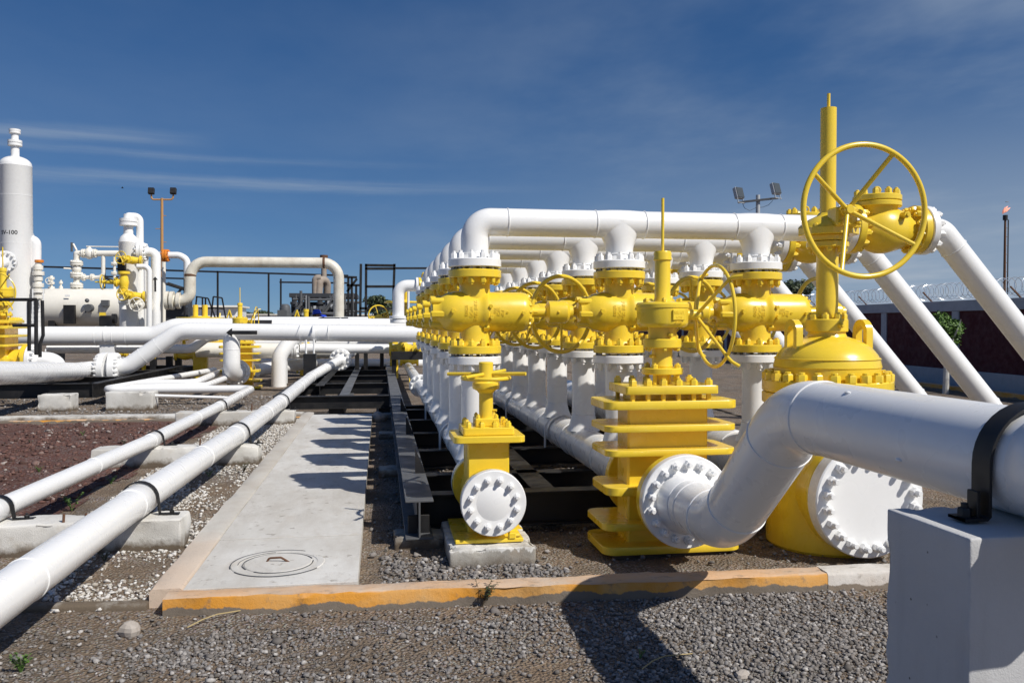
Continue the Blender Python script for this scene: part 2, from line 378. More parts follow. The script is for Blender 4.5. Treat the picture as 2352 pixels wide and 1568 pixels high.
    def rough(s, c, size, r=.012, amp=.004, step=.05, seed=0, chips=.012, mi=0):
        # cast concrete block: rounded, slightly wavy faces and chipped arrises
        h = [q / 2 for q in size]; c = Vector(c)
        def ticks(a):
            inner = [-a, -a + r * .3, -a + r, ]; n = max(2, int(2 * (a - r) / step)); mid = [-a + r + 2 * (a - r) * k / n for k in range(1, n)]
            return inner + mid + [-q for q in reversed(inner)]
        T3 = [ticks(a) for a in h]; idx = {}; o = len(s.v)
        def vid(p):
            key = tuple(round(q, 5) for q in p)
            if key not in idx:
                inn = [max(-h[q] + r, min(h[q] - r, p[q])) for q in range(3)]; d = Vector(p) - Vector(inn)
                ne = sum(1 for q in range(3) if abs(p[q]) > h[q] - r * 1.01)
                nrm = d.normalized(); w = Vector(inn) + nrm * r; g = w + c
                k = noise.noise((g.x * 7 + seed, g.y * 7, g.z * 7)) * amp + noise.noise((g.x * 23, g.y * 23 + seed, g.z * 23)) * amp * .5
                if ne >= 2: k -= max(0, noise.noise((g.x * 11 + seed, g.y * 11, g.z * 11)) - .12) * chips * 3.2
                idx[key] = len(s.v); s.v.append(tuple(g + nrm * k))
            return idx[key]
        for ax in range(3):
            a, b = [q for q in range(3) if q != ax]
            for sg in (-1, 1):
                for i in range(len(T3[a]) - 1):
                    for j in range(len(T3[b]) - 1):
                        def P(u, w):
                            p = [0, 0, 0]; p[ax] = sg * h[ax]; p[a] = T3[a][u]; p[b] = T3[b][w]; return vid(p)
                        s.f.append((P(i, j), P(i + 1, j), P(i + 1, j + 1), P(i, j + 1))); s.m.append(mi)
        return s
    def ell(s, c, rad, seg=20, rings=10, mi=0):
        prof = [(math.sin(PI * k / rings), -math.cos(PI * k / rings)) for k in range(rings + 1)]
        prof[0] = (0, -1); prof[-1] = (0, 1)
        m = Matrix.Translation(Vector(c)) @ Matrix.Diagonal((*rad, 1))
        return s.lathe(prof, m, seg, mi)

def fillet(pts, rad, n=10):
    pts = [Vector(p) for p in pts]; out = [pts[0]]
    rads = rad if isinstance(rad, (list, tuple)) else [rad] * len(pts)
    for i in range(1, len(pts) - 1):
        a, b, c = pts[i - 1], pts[i], pts[i + 1]
        d1 = (a - b).normalized(); d2 = (c - b).normalized(); ang = d1.angle(d2)
        if ang > PI - 0.02: out.append(b); continue
        tl = min(rads[i] / math.tan(ang / 2), (a - b).length * .49, (c - b).length * .49)
        r = tl * math.tan(ang / 2); bis = (d1 + d2).normalized(); cen = b + bis * (r / math.sin(ang / 2))
        s0 = b + d1 * tl; s1 = b + d2 * tl; u0 = s0 - cen; u1 = s1 - cen; tot = u0.angle(u1); ax = u0.cross(u1).normalized()
        for k in range(n + 1): out.append(cen + Matrix.Rotation(tot * k / n, 3, ax) @ u0)
    out.append(pts[-1]); return out
def rrect(w, d, r, n=5, cx=0, cy=0):
    out = []
    for qx, qy, a0 in ((1, 1, 0), (-1, 1, 90), (-1, -1, 180), (1, -1, 270)):
        for k in range(n + 1):
            a = R(a0 + 90 * k / n); out.append((cx + qx * (w / 2 - r) + r * math.cos(a), cy + qy * (d / 2 - r) + r * math.sin(a)))
    return out

OFF = {}
def finish(me, mats, smooth=True, angle=32):
    for m in (mats if isinstance(mats, (list, tuple)) else [mats]): me.materials.append(M[m])
    if smooth:
        me.shade_smooth(); me.set_sharp_from_angle(angle=R(angle))
def obj(name, mb, mats, parent=None, smooth=True, angle=32):
    off = OFF.get(parent.name) if parent is not None else None
    vs = mb.v if off is None else [(p[0] - off.x, p[1] - off.y, p[2] - off.z) for p in mb.v]
    me = bpy.data.meshes.new(name); me.from_pydata(vs, [], mb.f); me.update()
    if len(set(mb.m)) > 1: me.polygons.foreach_set('material_index', mb.m)
    finish(me, mats, smooth, angle)
    import bmesh
    bm = bmesh.new(); bm.from_mesh(me); bmesh.ops.recalc_face_normals(bm, faces=bm.faces); bm.to_mesh(me); bm.free()
    o = bpy.data.objects.new(name, me); COL.objects.link(o)
    if parent is not None:
        o.parent = parent
        if off is not None: OFF[o.name] = off
    return o
def inst(name, src, parent, loc=None, mat=None):
    """another object on the same mesh"""
    o = bpy.data.objects.new(name, src.data); COL.objects.link(o); o.parent = parent
    if mat is not None: o.matrix_local = mat
    elif loc is not None: o.location = loc
    return o
def tag(o, label, cat, group=None, kind=None):
    o['label'] = label; o['category'] = cat
    if group: o['group'] = group
    if kind: o['kind'] = kind
    return o
def thing(name, label, cat, loc=(0, 0, 0), rz=0, group=None, world=True):
    o = bpy.data.objects.new(name, None); o.empty_display_size = 0.1; COL.objects.link(o)
    o.location = loc; o.rotation_euler = (0, 0, rz); tag(o, label, cat, group)
    if world and rz == 0: OFF[o.name] = Vector(loc)
    return o
def struct(name, mb, mats, smooth=True, angle=32, kind='structure'):
    o = obj(name, mb, mats, None, smooth, angle); o['kind'] = kind; return o
def copy_tree(o, parent=None):
    c = o.copy(); COL.objects.link(c)
    if parent is not None: c.parent = parent
    for ch in list(o.children): copy_tree(ch, c)
    return c
def text_mb(txt, size, fn, mb, depth=0.003, align='CENTER'):
    cu = bpy.data.curves.new('t', 'FONT'); cu.body = txt; cu.size = size; cu.align_x = align; cu.align_y = 'CENTER'; cu.extrude = depth; cu.resolution_u = 3; cu.offset = size * .018
    ob = bpy.data.objects.new('t', cu); COL.objects.link(ob)
    bpy.context.view_layer.update()
    me = bpy.data.meshes.new_from_object(ob)
    mb.add([fn(v.co) for v in me.vertices], [tuple(p.vertices) for p in me.polygons])
    bpy.data.objects.remove(ob); bpy.data.meshes.remove(me); bpy.data.curves.remove(cu)
ORD = ['nearest', 'second', 'third', 'fourth', 'fifth', 'farthest']

def bolt_ring(mb, n, rb, af, h, stud, mat, a_off=0.5, mi=0):
    for k in range(n):
        a = 2 * PI * (k + a_off) / n
        mb.nut(mat @ Matrix.Translation((rb * math.cos(a), rb * math.sin(a), 0)), af, h, stud, mi=mi)
def flange_prof(r, t, hub_r, pipe_r, hub_l, c=0.006):
    """weld-neck flange: face at z=0, neck towards +z"""
    return [(0, 0), (r - c, 0), (r, c), (r, t - c), (r - c, t), (hub_r, t), (hub_r * .98, t + hub_l * .25), (pipe_r + 0.004, t + hub_l), (pipe_r * .9, t + hub_l + .001)]
SKY_SAT, SKY_VAL, CLOUD, SUN_E, EXPO = 1.33, 0.91, (4.3, 5.2, 6.4, 1), 4.6, 0.0
# ------------------------------------------------------------------ ground sheet
def gz(x, y):
    """small relief of the yard surface"""
    if y > 40 or abs(x) > 25 or y < -6: return 0.0
    h = 0.018 * noise.noise((x * 0.9, y * 0.9, 3.1)) + 0.008 * noise.noise((x * 3.7, y * 3.7, 7.7))
    if y < 4.55: h += 0.0
    return h
def axis(a, b, c, d, fine, coarse):
    out = []
    q = a
    while q < b: out.append(q); q += max(fine, (b - q) * 0.25)
    q = b
    while q < c: out.append(q); q += fine
    q = c
    while q < d: out.append(q); q += max(fine, (q - c) * 0.25 + fine)
    out.append(d); return out
xs = axis(-900, -7, 6, 900, 0.10, 1); ys = axis(-300, 2.5, 15, 1500, 0.10, 1)
g = MB(); nx = len(xs)
for y in ys:
    for x in xs: g.v.append((x, y, gz(x, y)))
for j in range(len(ys) - 1):
    for i in range(nx - 1): g.f.append((j * nx + i, j * nx + i + 1, (j + 1) * nx + i + 1, (j + 1) * nx + i))
g.m = [0] * len(g.f)
struct('ground', g, 'ground', True, 80)

def patch(name, poly, m, z=0.006, jag=0.12, step=0.25):
    """irregular sheet of another soil laid over the ground, following its relief"""
    xs_ = [p[0] for p in poly]; ys_ = [p[1] for p in poly]
    mb = MB(); idx = {}
    def inside(x, y):
        x += jag * noise.noise((x * 1.3, y * 1.3, 5)); y += jag * noise.noise((x * 1.3, y * 1.3, 9))
        c = False; n = len(poly)
        for i in range(n):
            (x1, y1), (x2, y2) = poly[i], poly[i - 1]
            if (y1 > y) != (y2 > y) and x < (x2 - x1) * (y - y1) / (y2 - y1) + x1: c = not c
        return c
    nxx = int((max(xs_) - min(xs_)) / step) + 1; nyy = int((max(ys_) - min(ys_)) / step) + 1
    def vid(i, j):
        if (i, j) not in idx:
            x = min(xs_) + i * step; y = min(ys_) + j * step
            idx[(i, j)] = len(mb.v); mb.v.append((x, y, gz(x, y) + z))
        return idx[(i, j)]
    for i in range(nxx):
        for j in range(nyy):
            if inside(min(xs_) + (i + .5) * step, min(ys_) + (j + .5) * step):
                mb.f.append((vid(i, j), vid(i + 1, j), vid(i + 1, j + 1), vid(i, j + 1))); mb.m.append(0)
    return struct(name, mb, m, True, 80)
patch('red_gravel_bed', [(-11, 5.2), (-2.62, 4.6), (-2.45, 13.7), (-11, 14.0)], 'redbed', 0.007, 0.3, 0.06)

# ------------------------------------------------------------------ loose stones
ICO_V = []
t_ = (1 + 5 ** .5) / 2
for a, b in ((-1, t_), (1, t_), (-1, -t_), (1, -t_)): ICO_V.append((a, b, 0))
for a, b in ((-1, t_), (1, t_), (-1, -t_), (1, -t_)): ICO_V.append((0, a, b))
for a, b in ((t_, -1), (t_, 1), (-t_, -1), (-t_, 1)): ICO_V.append((a, 0, b))
ICO_V = np.array(ICO_V) / math.sqrt(1 + t_ * t_)
ICO_F = np.array([(0, 11, 5), (0, 5, 1), (0, 1, 7), (0, 7, 10), (0, 10, 11), (1, 5, 9), (5, 11, 4), (11, 10, 2), (10, 7, 6), (7, 1, 8), (3, 9, 4), (3, 4, 2), (3, 2, 6), (3, 6, 8), (3, 8, 9), (4, 9, 5), (2, 4, 11), (6, 2, 10), (8, 6, 7), (9, 8, 1)])
def stones(name, poly, count, smin, smax, m, seed, dens=None, zoff=0.0, power=2.2):
    rng = np.random.default_rng(seed)
    xs_ = [p[0] for p in poly]; ys_ = [p[1] for p in poly]
    pts = []
    while len(pts) < count:
        x = rng.uniform(min(xs_), max(xs_)); y = rng.uniform(min(ys_), max(ys_))
        c = False; n = len(poly)
        for i in range(n):
            (x1, y1), (x2, y2) = poly[i], poly[i - 1]
            if (y1 > y) != (y2 > y) and x < (x2 - x1) * (y - y1) / (y2 - y1) + x1: c = not c
        if not c: continue
        if dens is not None and rng.random() > dens(x, y): continue
        pts.append((x, y, gz(x, y) + zoff))
    p = np.array(pts); n = len(p)
    sz = smin + (smax - smin) * rng.random(n) ** power
    v = ICO_V[None] * (0.50 + 0.72 * rng.random((n, 12, 1)))
    v = v * np.stack([rng.uniform(.75, 1.25, n), rng.uniform(.75, 1.25, n), rng.uniform(.45, .85, n)], 1)[:, None, :]
    a = rng.uniform(0, 2 * PI, n); ca, sa = np.cos(a)[:, None], np.sin(a)[:, None]
    x = v[..., 0] * ca - v[..., 1] * sa; y = v[..., 0] * sa + v[..., 1] * ca; z = v[..., 2]
    b = rng.normal(0, .35, n); cb, sb = np.cos(b)[:, None], np.sin(b)[:, None]
    y, z = y * cb - z * sb, y * sb + z * cb
    v = np.stack([x, y, z], -1) * sz[:, None, None] * .5 + p[:, None, :]
    v[..., 2] += (sz * rng.uniform(0.08, 0.3, n))[:, None]
    fs = (ICO_F[None] + (np.arange(n) * 12)[:, None, None]).reshape(-1)
    me = bpy.data.meshes.new(name)
    me.vertices.add(n * 12); me.vertices.foreach_set('co', v.reshape(-1))
    nf = n * 20
    me.loops.add(nf * 3); me.loops.foreach_set('vertex_index', fs)
    me.polygons.add(nf); me.polygons.foreach_set('loop_start', np.arange(nf) * 3)
    me.update(calc_edges=True); me.materials.append(M[m])
    o = bpy.data.objects.new(name, me); COL.objects.link(o); o['kind'] = 'stuff'; return o
def d_front(x, y):
    k = noise.noise((x * .8, y * 1.2, 1.0)) + .5 * noise.noise((x * 2.2, y * 2.6, 6.0)); s = 0.72 + k * 1.15
    if x < 0.2: s -= 0.46 + 0.30 * noise.noise((x * 1.5, y * 1.9, 8.0))
    if y > 4.28: s -= 0.42
    return max(0.10, min(1, s))
stones('gravel', [(-2.6, 2.9), (2.9, 2.9), (3.0, 4.42), (2.4, 4.47), (-1.2, 4.62), (-2.6, 4.8)], 29000, 0.007, 0.033, 'stones', 3, d_front, 0.0, 2.1)
stones('loose_rocks', [(-2.4, 3.0), (2.6, 3.0), (2.6, 4.4), (-2.4, 4.6)], 150, 0.03, 0.058, 'stones', 5)
stones('limewashed_pebbles', [(-1.75, 4.75), (-1.27, 4.75), (-1.27, 14), (-2.4, 14), (-2.35, 6)], 15000, 0.012, 0.042, 'paleston', 11,
       lambda x, y: max(0.03, min(1, 0.62 + 1.3 * noise.noise((x * 1.7, y * 1.1, 2.2)))))
stones('grey_rubble', [(0.0, 4.8), (1.05, 4.76), (1.2, 5.1), (0.3, 5.5), (0.0, 5.5)], 1500, 0.012, 0.045, 'stones', 13)
stones('soil_crumbs', [(-0.1, 5.4), (3.4, 4.75), (3.6, 12.5), (0, 12.5)], 2600, 0.012, 0.05, 'stones', 15, None, 0.008)
stones('red_stones', [(-9, 5.6), (-2.75, 5.0), (-2.5, 13.6), (-9, 13.9)], 9000, 0.02, 0.085, 'redston', 17, lambda x, y: max(.1, .6 + noise.noise((x, y, 4))))
stones('yard_gravel', [(-10, 14.4), (-1.5, 14.3), (-1.5, 19), (-10, 19)], 5000, 0.02, 0.06, 'stones', 19)

# ------------------------------------------------------------------ slab, kerbs
s = MB()
SX0, SX1 = -1.068, -0.130
for y0, y1 in ((4.735, 5.784), (5.791, 10.2), (10.206, 13.6)):
    dz = 0.003 if y0 > 5 else 0.0
    s.box(((SX0 + SX1) / 2, (y0 + y1) / 2, 0.0 + dz / 2), (SX1 - SX0, y1 - y0, 0.2 + dz), ch=0.0015)
struct('slab_path', s, 'slab')
def wobble_bar(name, p0, p1, w, z0, z1, m, step=0.12, amp=0.008, seed=1, ch=0.014):
    p0, p1 = Vector(p0), Vector(p1); d = (p1 - p0); L = d.length; d.normalize(); nrm = Vector((-d.y, d.x, 0))
    n = max(2, int(L / step)); mb = MB()
    prof = [(0, z0), (0, z1 - ch), (ch * .35, z1 - ch * .3), (ch, z1), (w * .5, z1 + .002), (w - ch, z1), (w - ch * .3, z1 - ch * .35), (w, z1 - ch), (w, z0)]
    for i in range(n + 1):
        c = p0 + d * (L * i / n)
        for k, (a, z) in enumerate(prof):
            j = noise.noise((c.x * 2.1 + seed, c.y * 2.1, k * .9)) * amp + noise.noise((c.x * 9 + seed, c.y * 9, k * 2.3)) * amp * .7
            q = c + nrm * (a + (j if k in (0, 1, 2, 7, 6) else 0)); mb.v.append((q.x, q.y, z + (j if 0 < k < 8 else 0)))
    m_ = len(prof)
    for i in range(n):
        for k in range(m_ - 1): mb.f.append((i * m_ + k, i * m_ + k + 1, (i + 1) * m_ + k + 1, (i + 1) * m_ + k)); mb.m.append(0)
    mb.f.append(tuple(range(m_))); mb.f.append(tuple(n * m_ + k for k in range(m_ - 1, -1, -1))); mb.m += [0, 0]
    return struct(name, mb, m, True, 40)
wobble_bar('kerb', (-1.14, 4.59, 0), (2.56, 4.440, 0), 0.145, -0.05, 0.102, 'kerb', 0.06, 0.010)
wobble_bar('white_kerb', (2.562, 4.439, 0), (4.6, 4.33, 0), 0.16, -0.05, 0.104, 'kerbwhite', 0.08, 0.007, 4)
wobble_bar('kerb_strip', (-1.078, 4.76, 0), (-1.078, 14.0, 0), 0.172, -0.05, 0.100, 'strip', 0.12, 0.006, 8)
wobble_bar('kerb_stub', (-2.9, 4.90, 0), (-1.255, 4.72, 0), 0.10, -0.05, 0.030, 'pedestal', 0.08, 0.012, 3)
wobble_bar('inner_kerb', (-11.5, 14.05, 0), (-1.26, 13.9, 0), 0.30, -0.05, 0.095, 'sleeper', 0.12, 0.01, 12)
wobble_bar('orange_kerb_line', (-11.5, 13.99, 0), (-1.26, 13.84, 0), 0.055, -0.05, 0.045, 'kerb', 0.12, 0.012, 15)

t = thing('manhole_cover', 'round concrete manhole cover with a bent rebar handle set in the pale slab', 'manhole cover', (-0.615, 5.17, 0.1))
c = MB(); c.lathe([(0, 0.004), (.195, 0.004), (.2, 0.0), (.2, -0.02)], TM((-0.615, 5.17, 0.1025)), 64)
obj('cover', c, 'slab', t)
c = MB(); c.lathe([(.232, -0.02), (.232, .0025), (.242, .0045), (.272, .0042), (.276, 0), (.276, -.02)], TM((-0.615, 5.17, 0.1005)), 64)
obj('frame_ring', c, 'slab', t)
c = MB()
for r_, a0, a1 in ((.207, 20, 215), (.207, 235, 372), (.279, 60, 200), (.279, 215, 330), (.236, 100, 190)):
    c.tube([(-0.615 + (r_ + .003 * noise.noise((a * .07, r_ * 9, 1))) * math.cos(R(a)), 5.17 + (r_ + .003 * noise.noise((a * .07, r_ * 9, 2))) * math.sin(R(a)), 0.1035) for a in range(a0, a1, 6)], .0030, 5)
obj('dirt_groove', c, 'greysteel', t)
c = MB(); c.tube(fillet([(-0.69, 5.20, 0.095), (-0.672, 5.2, 0.126), (-0.60, 5.185, 0.131), (-0.545, 5.175, 0.098)], 0.02, 4), 0.0065, 8)
obj('handle', c, 'rust', t)

# ------------------------------------------------------------------ ball valves of the manifold
XA, XB, XC = 0.742, 1.925, 3.108
Y0, DY, NR = 6.55, 1.2, 6
ZB = 1.646                                                          # valve centre height
FR, FT = 0.2095, 0.063
def hw(mb, Rr, r, mat, spokes=3, dish=0.0, hub=0.03, sr=0.009, a0=0.4, hl=0.06):
    mb.torus(Rr, r, mat, 56, 10)
    for k in range(spokes):
        a = a0 + 2 * PI * k / spokes
        p0 = mat @ Vector((hub * .6 * math.cos(a), hub * .6 * math.sin(a), -dish)); p1 = mat @ Vector((Rr * math.cos(a), Rr * math.sin(a), 0))
        mb.rod(p0, p1, sr, 8)
    mb.disc(hub, -dish - hl / 2, -dish + hl / 2, mat, 20, 0.006)
def ball_valve(detail):
    t = thing('ball_valve', '', 'valve', (0, 0, 0), 0, 'yellow ball valves of the manifold', world=False)
    XM = TM((0, 0, 0), (1, 0, 0), (0, 0, 1))                        # local z -> +X, local x -> +Z
    b = MB()
    b.lathe([(0, -.345), (.085, -.345), (.098, -.335), (.102, -.29), (.122, -.262), (.146, -.225), (.160, -.165), (.163, -.10), (.160, -.03), (.158, .02), (.160, .05), (.168, .062), (.168, .092), (.158, .10), (.157, .37), (.150, .405), (.128, .432), (.10, .446), (0, .446)], XM, 48)
    for z0, z1 in ((.075, .272), (-.075, -.272)):
        sg = 1 if z0 > 0 else -1
        b.lathe([(.118, .05), (.120, .13), (.121, .18), (.120, .215), (.126, .245), (.134, .262), (.134, .275)], TM((0, 0, 0), (0, 0, sg)), 40)
    for k in range(6):                                              # lugs of the left end cap
        a = R(40 + 60 * k); m = XM @ Matrix.Rotation(a, 4, 'Z')
        b.box((.108, 0, -.300), (.042, .048, .115), m, 0.010)
    for k in range(16):
        a = 2 * PI * k / 16; b.nut(XM @ Matrix.Rotation(a, 4, 'Z') @ Matrix.Translation((.132, 0, .418)), .022, .016, .006, a0=.3)
    # bosses and grease fittings on the near side
    for x, z, r, l in ((.108, .045, .016, .040), (.116, -.038, .016, .040), (.365, -.008, .014, .038), (.238, -.004, .010, .016), (-.185, .008, .017, .045)):
        y = -math.sqrt(.158 ** 2 - z * z) + .012
        b.rod((x, y, z), (x, y - l, z - .004), r, 6)
    for a in (140, 220): b.box((.168, 0, .078), (.03, .05, .045), XM @ Matrix.Rotation(R(a), 4, 'Z'), .005)
    b.box((.07, 0, .135), (.02, .05, .05), ch=.005)
    obj('body', b, 'yellow', t, angle=38)
    g_ = MB()
    g_.rod((.44, 0, 0), (.585, 0, 0), .041, 24)
    g_.box((.485, -.039, .002), (.035, .012, .016), ch=.003)
    obj('stem_housing', g_, 'yellow', t)
    g_ = MB(); g_.lathe([(0, .572), (.052, .572), (.088, .592), (.09, .60), (.09, .735), (.078, .752), (.056, .765), (.056, .79), (0, .79)], XM, 32)
    g_.box((.68, .12, -.01), (.15, .22, .14), ch=.02)
    g_.rod((.70, .10, -.01), (.80, .42, -.01), .03, 16)
    g_.nut(TM((.66, -.085, .0), (0, -1, 0)), .02, .012, .004)
    obj('gearbox', g_, 'yellow', t)
    g_ = MB(); g_.rod((.74, .20, 0), (1.08, .22, 0), .038, 20); obj('input_shaft', g_, 'yellow', t)
    w = MB(); hw(w, .325, .0185, TM((.80, .44, -.01), (-.45, .89, 0)), 3, 0.0, .038, .0105, R(90))
    obj('handwheel', w, 'yellow', t)
    # cast lettering on the near side
    l = MB()
    def on(x0, z0, rad):
        def f(p):                                                   # text turned a quarter, wrapped round the barrel
            h = z0 - p.x; a = h / rad
            return (x0 + p.y, -(rad + p.z) * math.cos(a), rad * math.sin(a) + p.z * math.sin(a))
        return f
    text_mb('SURE SEAL', .036, on(-.010, .01, .1595), l, .003); text_mb('WOG', .034, on(-.045, .0, .1600), l, .003); text_mb('05203', .034, on(-.082, .01, .1630), l, .003)
    obj('cast_lettering', l, 'yellow', t, smooth=False); l = MB()
    text_mb('F1P', .034, on(.200, -.01, .1575), l, .003); text_mb('2JC2', .032, on(.168, .0, .1575), l, .003); text_mb('700', .030, on(.142, .01, .1575), l, .003)
    obj('cast_lettering', l, 'yellow', t, smooth=False)
    for sg in (1, -1):
        f = MB(); mt = TM((0, 0, sg * .329), (0, 0, -sg))
        f.lathe(flange_prof(FR, FT, .142, .12, .03), mt, 56)
        fo = obj('flange', f, 'yellow', t)
        bt = MB()
        rn = .046 / math.sqrt(3)
        bt.lathe([(0, .148), (.0145, .146), (.0145, .128), (rn * .86, .128), (rn, .122), (rn, .086)], I4, 6, 0, .2)
        bt.lathe([(rn, .086), (.016, .084), (.016, -FT - .001), (rn, -FT - .002)], I4, 6, 1, .2)
        bt.lathe([(rn, -FT - .002), (rn, -FT - .036), (rn * .86, -FT - .042), (.0145, -FT - .042), (.0145, -FT - .055), (0, -FT - .056)], I4, 6, 2, .2)
        import bmesh
        bmm = bmesh.new(); vv = [bmm.verts.new(p_) for p_ in bt.v]
        for f_, i_ in zip(bt.f, bt.m): bmm.faces.new([vv[k_] for k_ in f_]).material_index = i_
        bmesh.ops.remove_doubles(bmm, verts=bmm.verts, dist=1e-5); bmm.verts.index_update()
        bt.v = [tuple(v_.co) for v_ in bmm.verts]; bt.f = [tuple(v_.index for v_ in f_.verts) for f_ in bmm.faces]; bt.m = [f_.material_index for f_ in bmm.faces]; bmm.free()
        if sg < 0: bt.v = [(x, y, -z) for x, y, z in bt.v]
        if detail:
            src = None
            for k in range(12):
                a = 2 * PI * (k + .5) / 12; p = (.1745 * math.cos(a), .1745 * math.sin(a), sg * .329)
                if src is None: src = obj('bolt', bt, ['white', 'studgrey', 'yellow'], fo); src.location = p
                else:
                    o = inst('bolt', src, fo, p); o.rotation_euler = (0, 0, a)
        else:
            al = MB()
            for k in range(12):
                a = 2 * PI * (k + .5) / 12
                o0 = len(al.v); al.v += [(x + .1745 * math.cos(a), y + .1745 * math.sin(a), z + sg * .329) for x, y, z in bt.v]
                al.f += [tuple(i + o0 for i in ff) for ff in bt.f]; al.m += bt.m
            obj('bolt_ring', al, ['white', 'studgrey', 'yellow'], fo)
    return t
COLN = ['left', 'middle', 'right']
near = ball_valve(True); far = near
for i in range(NR):
    for j, X in enumerate((XA, XB, XC)):
        src = near
        o = src if (j == 0 and i == 0) else copy_tree(src)
        if j == 2:
            for ch in list(o.children):
                if ch.name.startswith('input_shaft'): bpy.data.objects.remove(ch)
        for ch in o.children:
            if ch.name.startswith('handwheel') and (i or j):
                cw = Vector((.80, .44, -.01)); ch.matrix_local = Matrix.Translation(cw) @ Matrix.Rotation(random.uniform(0, 6.28), 4, Vector((-.45, .89, 0)).normalized()) @ Matrix.Translation(-cw)
        o.location = (X, Y0 + i * DY, ZB)
        o['label'] = '%s yellow ball valve with cast lettering in the %s column of the manifold' % (ORD[i].capitalize() if i else 'Nearest', COLN[j]) if i < 2 else \
                     '%s yellow ball valve from the front in the %s column of the manifold' % (ORD[i].capitalize(), COLN[j])

# ------------------------------------------------------------------ overhead cross pipes with tees
ZP, RP = 2.358, 0.1095
ZT = ZB + .329 + .020                                               # underside of upper white flanges
XEND = 3.81
def cross_pipe():
    t = thing('cross_pipe', '', 'pipe', (0, 0, 0), 0, 'overhead white cross pipes', world=False)
    p = MB()
    path = fillet([(XA, 0, ZT + .10), (XA, 0, ZP), (XEND, 0, ZP)], .255, 14)
    p.tube(path, RP, 40)
    for x in (XA + .262, XB - .205, XB + .205, XC - .205, XC + .205): p.weld((x, 0, ZP), (1, 0, 0), RP)
    p.weld((XA, 0, ZT + .108), (0, 0, 1), RP)
    obj('pipe', p, 'white', t, angle=40)
    for X in (XB, XC):
        b = MB()
        b.lathe([(RP, -.2), (RP + .002, -.15), (RP + .006, -.08), (RP + .007, 0), (RP + .006, .08), (RP + .002, .15), (RP, .2)], TM((X, 0, ZP), (1, 0, 0)), 40)
        rows = [(.02, .205, .1160), (-.03, .195, .1168), (-.06, .178, .1165), (-.09, .158, .1158), (-.115, .142, .1148), (-.14, .130, .1135), (-.165, .120, .112), (-.19, .1135, .111), (-.215, RP + .001, RP + .001), (-.262, RP, RP)]
        sg_ = 40; o0 = len(b.v)
        for z_, rx, ry in rows: b.v += [(X + rx * math.cos(2 * PI * k / sg_), ry * math.sin(2 * PI * k / sg_), ZP + z_) for k in range(sg_)]
        for q in range(len(rows) - 1): b.f += [(o0 + q * sg_ + k, o0 + q * sg_ + (k + 1) % sg_, o0 + (q + 1) * sg_ + (k + 1) % sg_, o0 + (q + 1) * sg_ + k) for k in range(sg_)]
        b.m += [0] * (sg_ * (len(rows) - 1))
        b.weld((X, 0, ZT + .118), (0, 0, 1), RP)
        obj('tee_branch', b, 'white', t, angle=50)
    for X in (XA, XB, XC):
        f = MB(); f.lathe(flange_prof(FR, FT + .002, .132, RP, .04), TM((X, 0, ZT)), 56)
        obj('flange', f, 'white', t)
    f = MB(); f.lathe(flange_prof(FR, FT, .132, RP, .05), TM((XEND + .115, 0, ZP), (-1, 0, 0)), 56)
    bolt_ring(f, 12, .1745, .05, .042, .018, TM((XEND + .115 - FT, 0, ZP), (-1, 0, 0)))
    obj('flange', f, 'white', t)
    return t
XF = XEND + .115
def check_valve():
    t = thing('check_valve', '', 'valve', (0, 0, 0), 0, 'yellow swing check valves at the manifold end', world=False)
    XM = TM((0, 0, ZP), (1, 0, 0), (0, 0, 1)); L = .66; x0 = XF + .008
    b = MB()
    b.lathe([(.12, x0 + .05), (.125, x0 + .09), (.150, x0 + .14), (.185, x0 + .20), (.205, x0 + .27), (.205, x0 + .34), (.185, x0 + .42), (.155, x0 + .50), (.128, x0 + .56), (.125, x0 + .61)], XM, 40)
    b.lathe([(.15, .02), (.155, .12), (.160, .165), (.172, .19)], TM((x0 + .27, 0, ZP)), 40)
    b.rod((x0 + .40, -.16, ZP + .10), (x0 + .40, -.235, ZP + .10), .028, 16); b.rod((x0 + .40, -.232, ZP + .10), (x0 + .40, -.25, ZP + .10), .016, 6)
    b.box((x0 + .1, -.15, ZP + .03), (.09, .05, .05), ch=.006)
    obj('body', b, 'yellow', t, angle=40)
    for sg, x in ((1, x0), (-1, x0 + L)):
        f = MB(); mt = TM((x, 0, ZP), (sg, 0, 0))
        f.lathe(flange_prof(FR, FT, .142, .125, .03), mt, 56)
        bolt_ring(f, 12, .1745, .05, .042, .016, TM((x + sg * FT, 0, ZP), (sg, 0, 0)))
        obj('flange', f, 'yellow', t)
    f = MB(); mt = TM((x0 + .27, 0, ZP + .185))
    f.disc(.197, 0, .045, mt, 56); f.disc(.197, .049, .10, mt, 56)
    bolt_ring(f, 10, .160, .05, .042, .014, TM((x0 + .27, 0, ZP + .285)))
    obj('bonnet', f, 'yellow', t)
    e = MB(); e.rod((x0 + .27, 0, ZP + .28), (x0 + .27, 0, ZP + .31), .02, 10); e.torus(.026, .009, TM((x0 + .27, 0, ZP + .335), (.5, 1, 0)), 20, 8)
    obj('lifting_eye', e, 'yellow', t)
    gk = MB(); gk.disc(.165, -.008, .0, TM((x0, 0, ZP), (1, 0, 0)), 40, .001); gk.disc(.165, 0, .012, TM((x0 + L, 0, ZP), (1, 0, 0)), 40, .001)
    obj('gasket', gk, 'gasket', t)
    return t
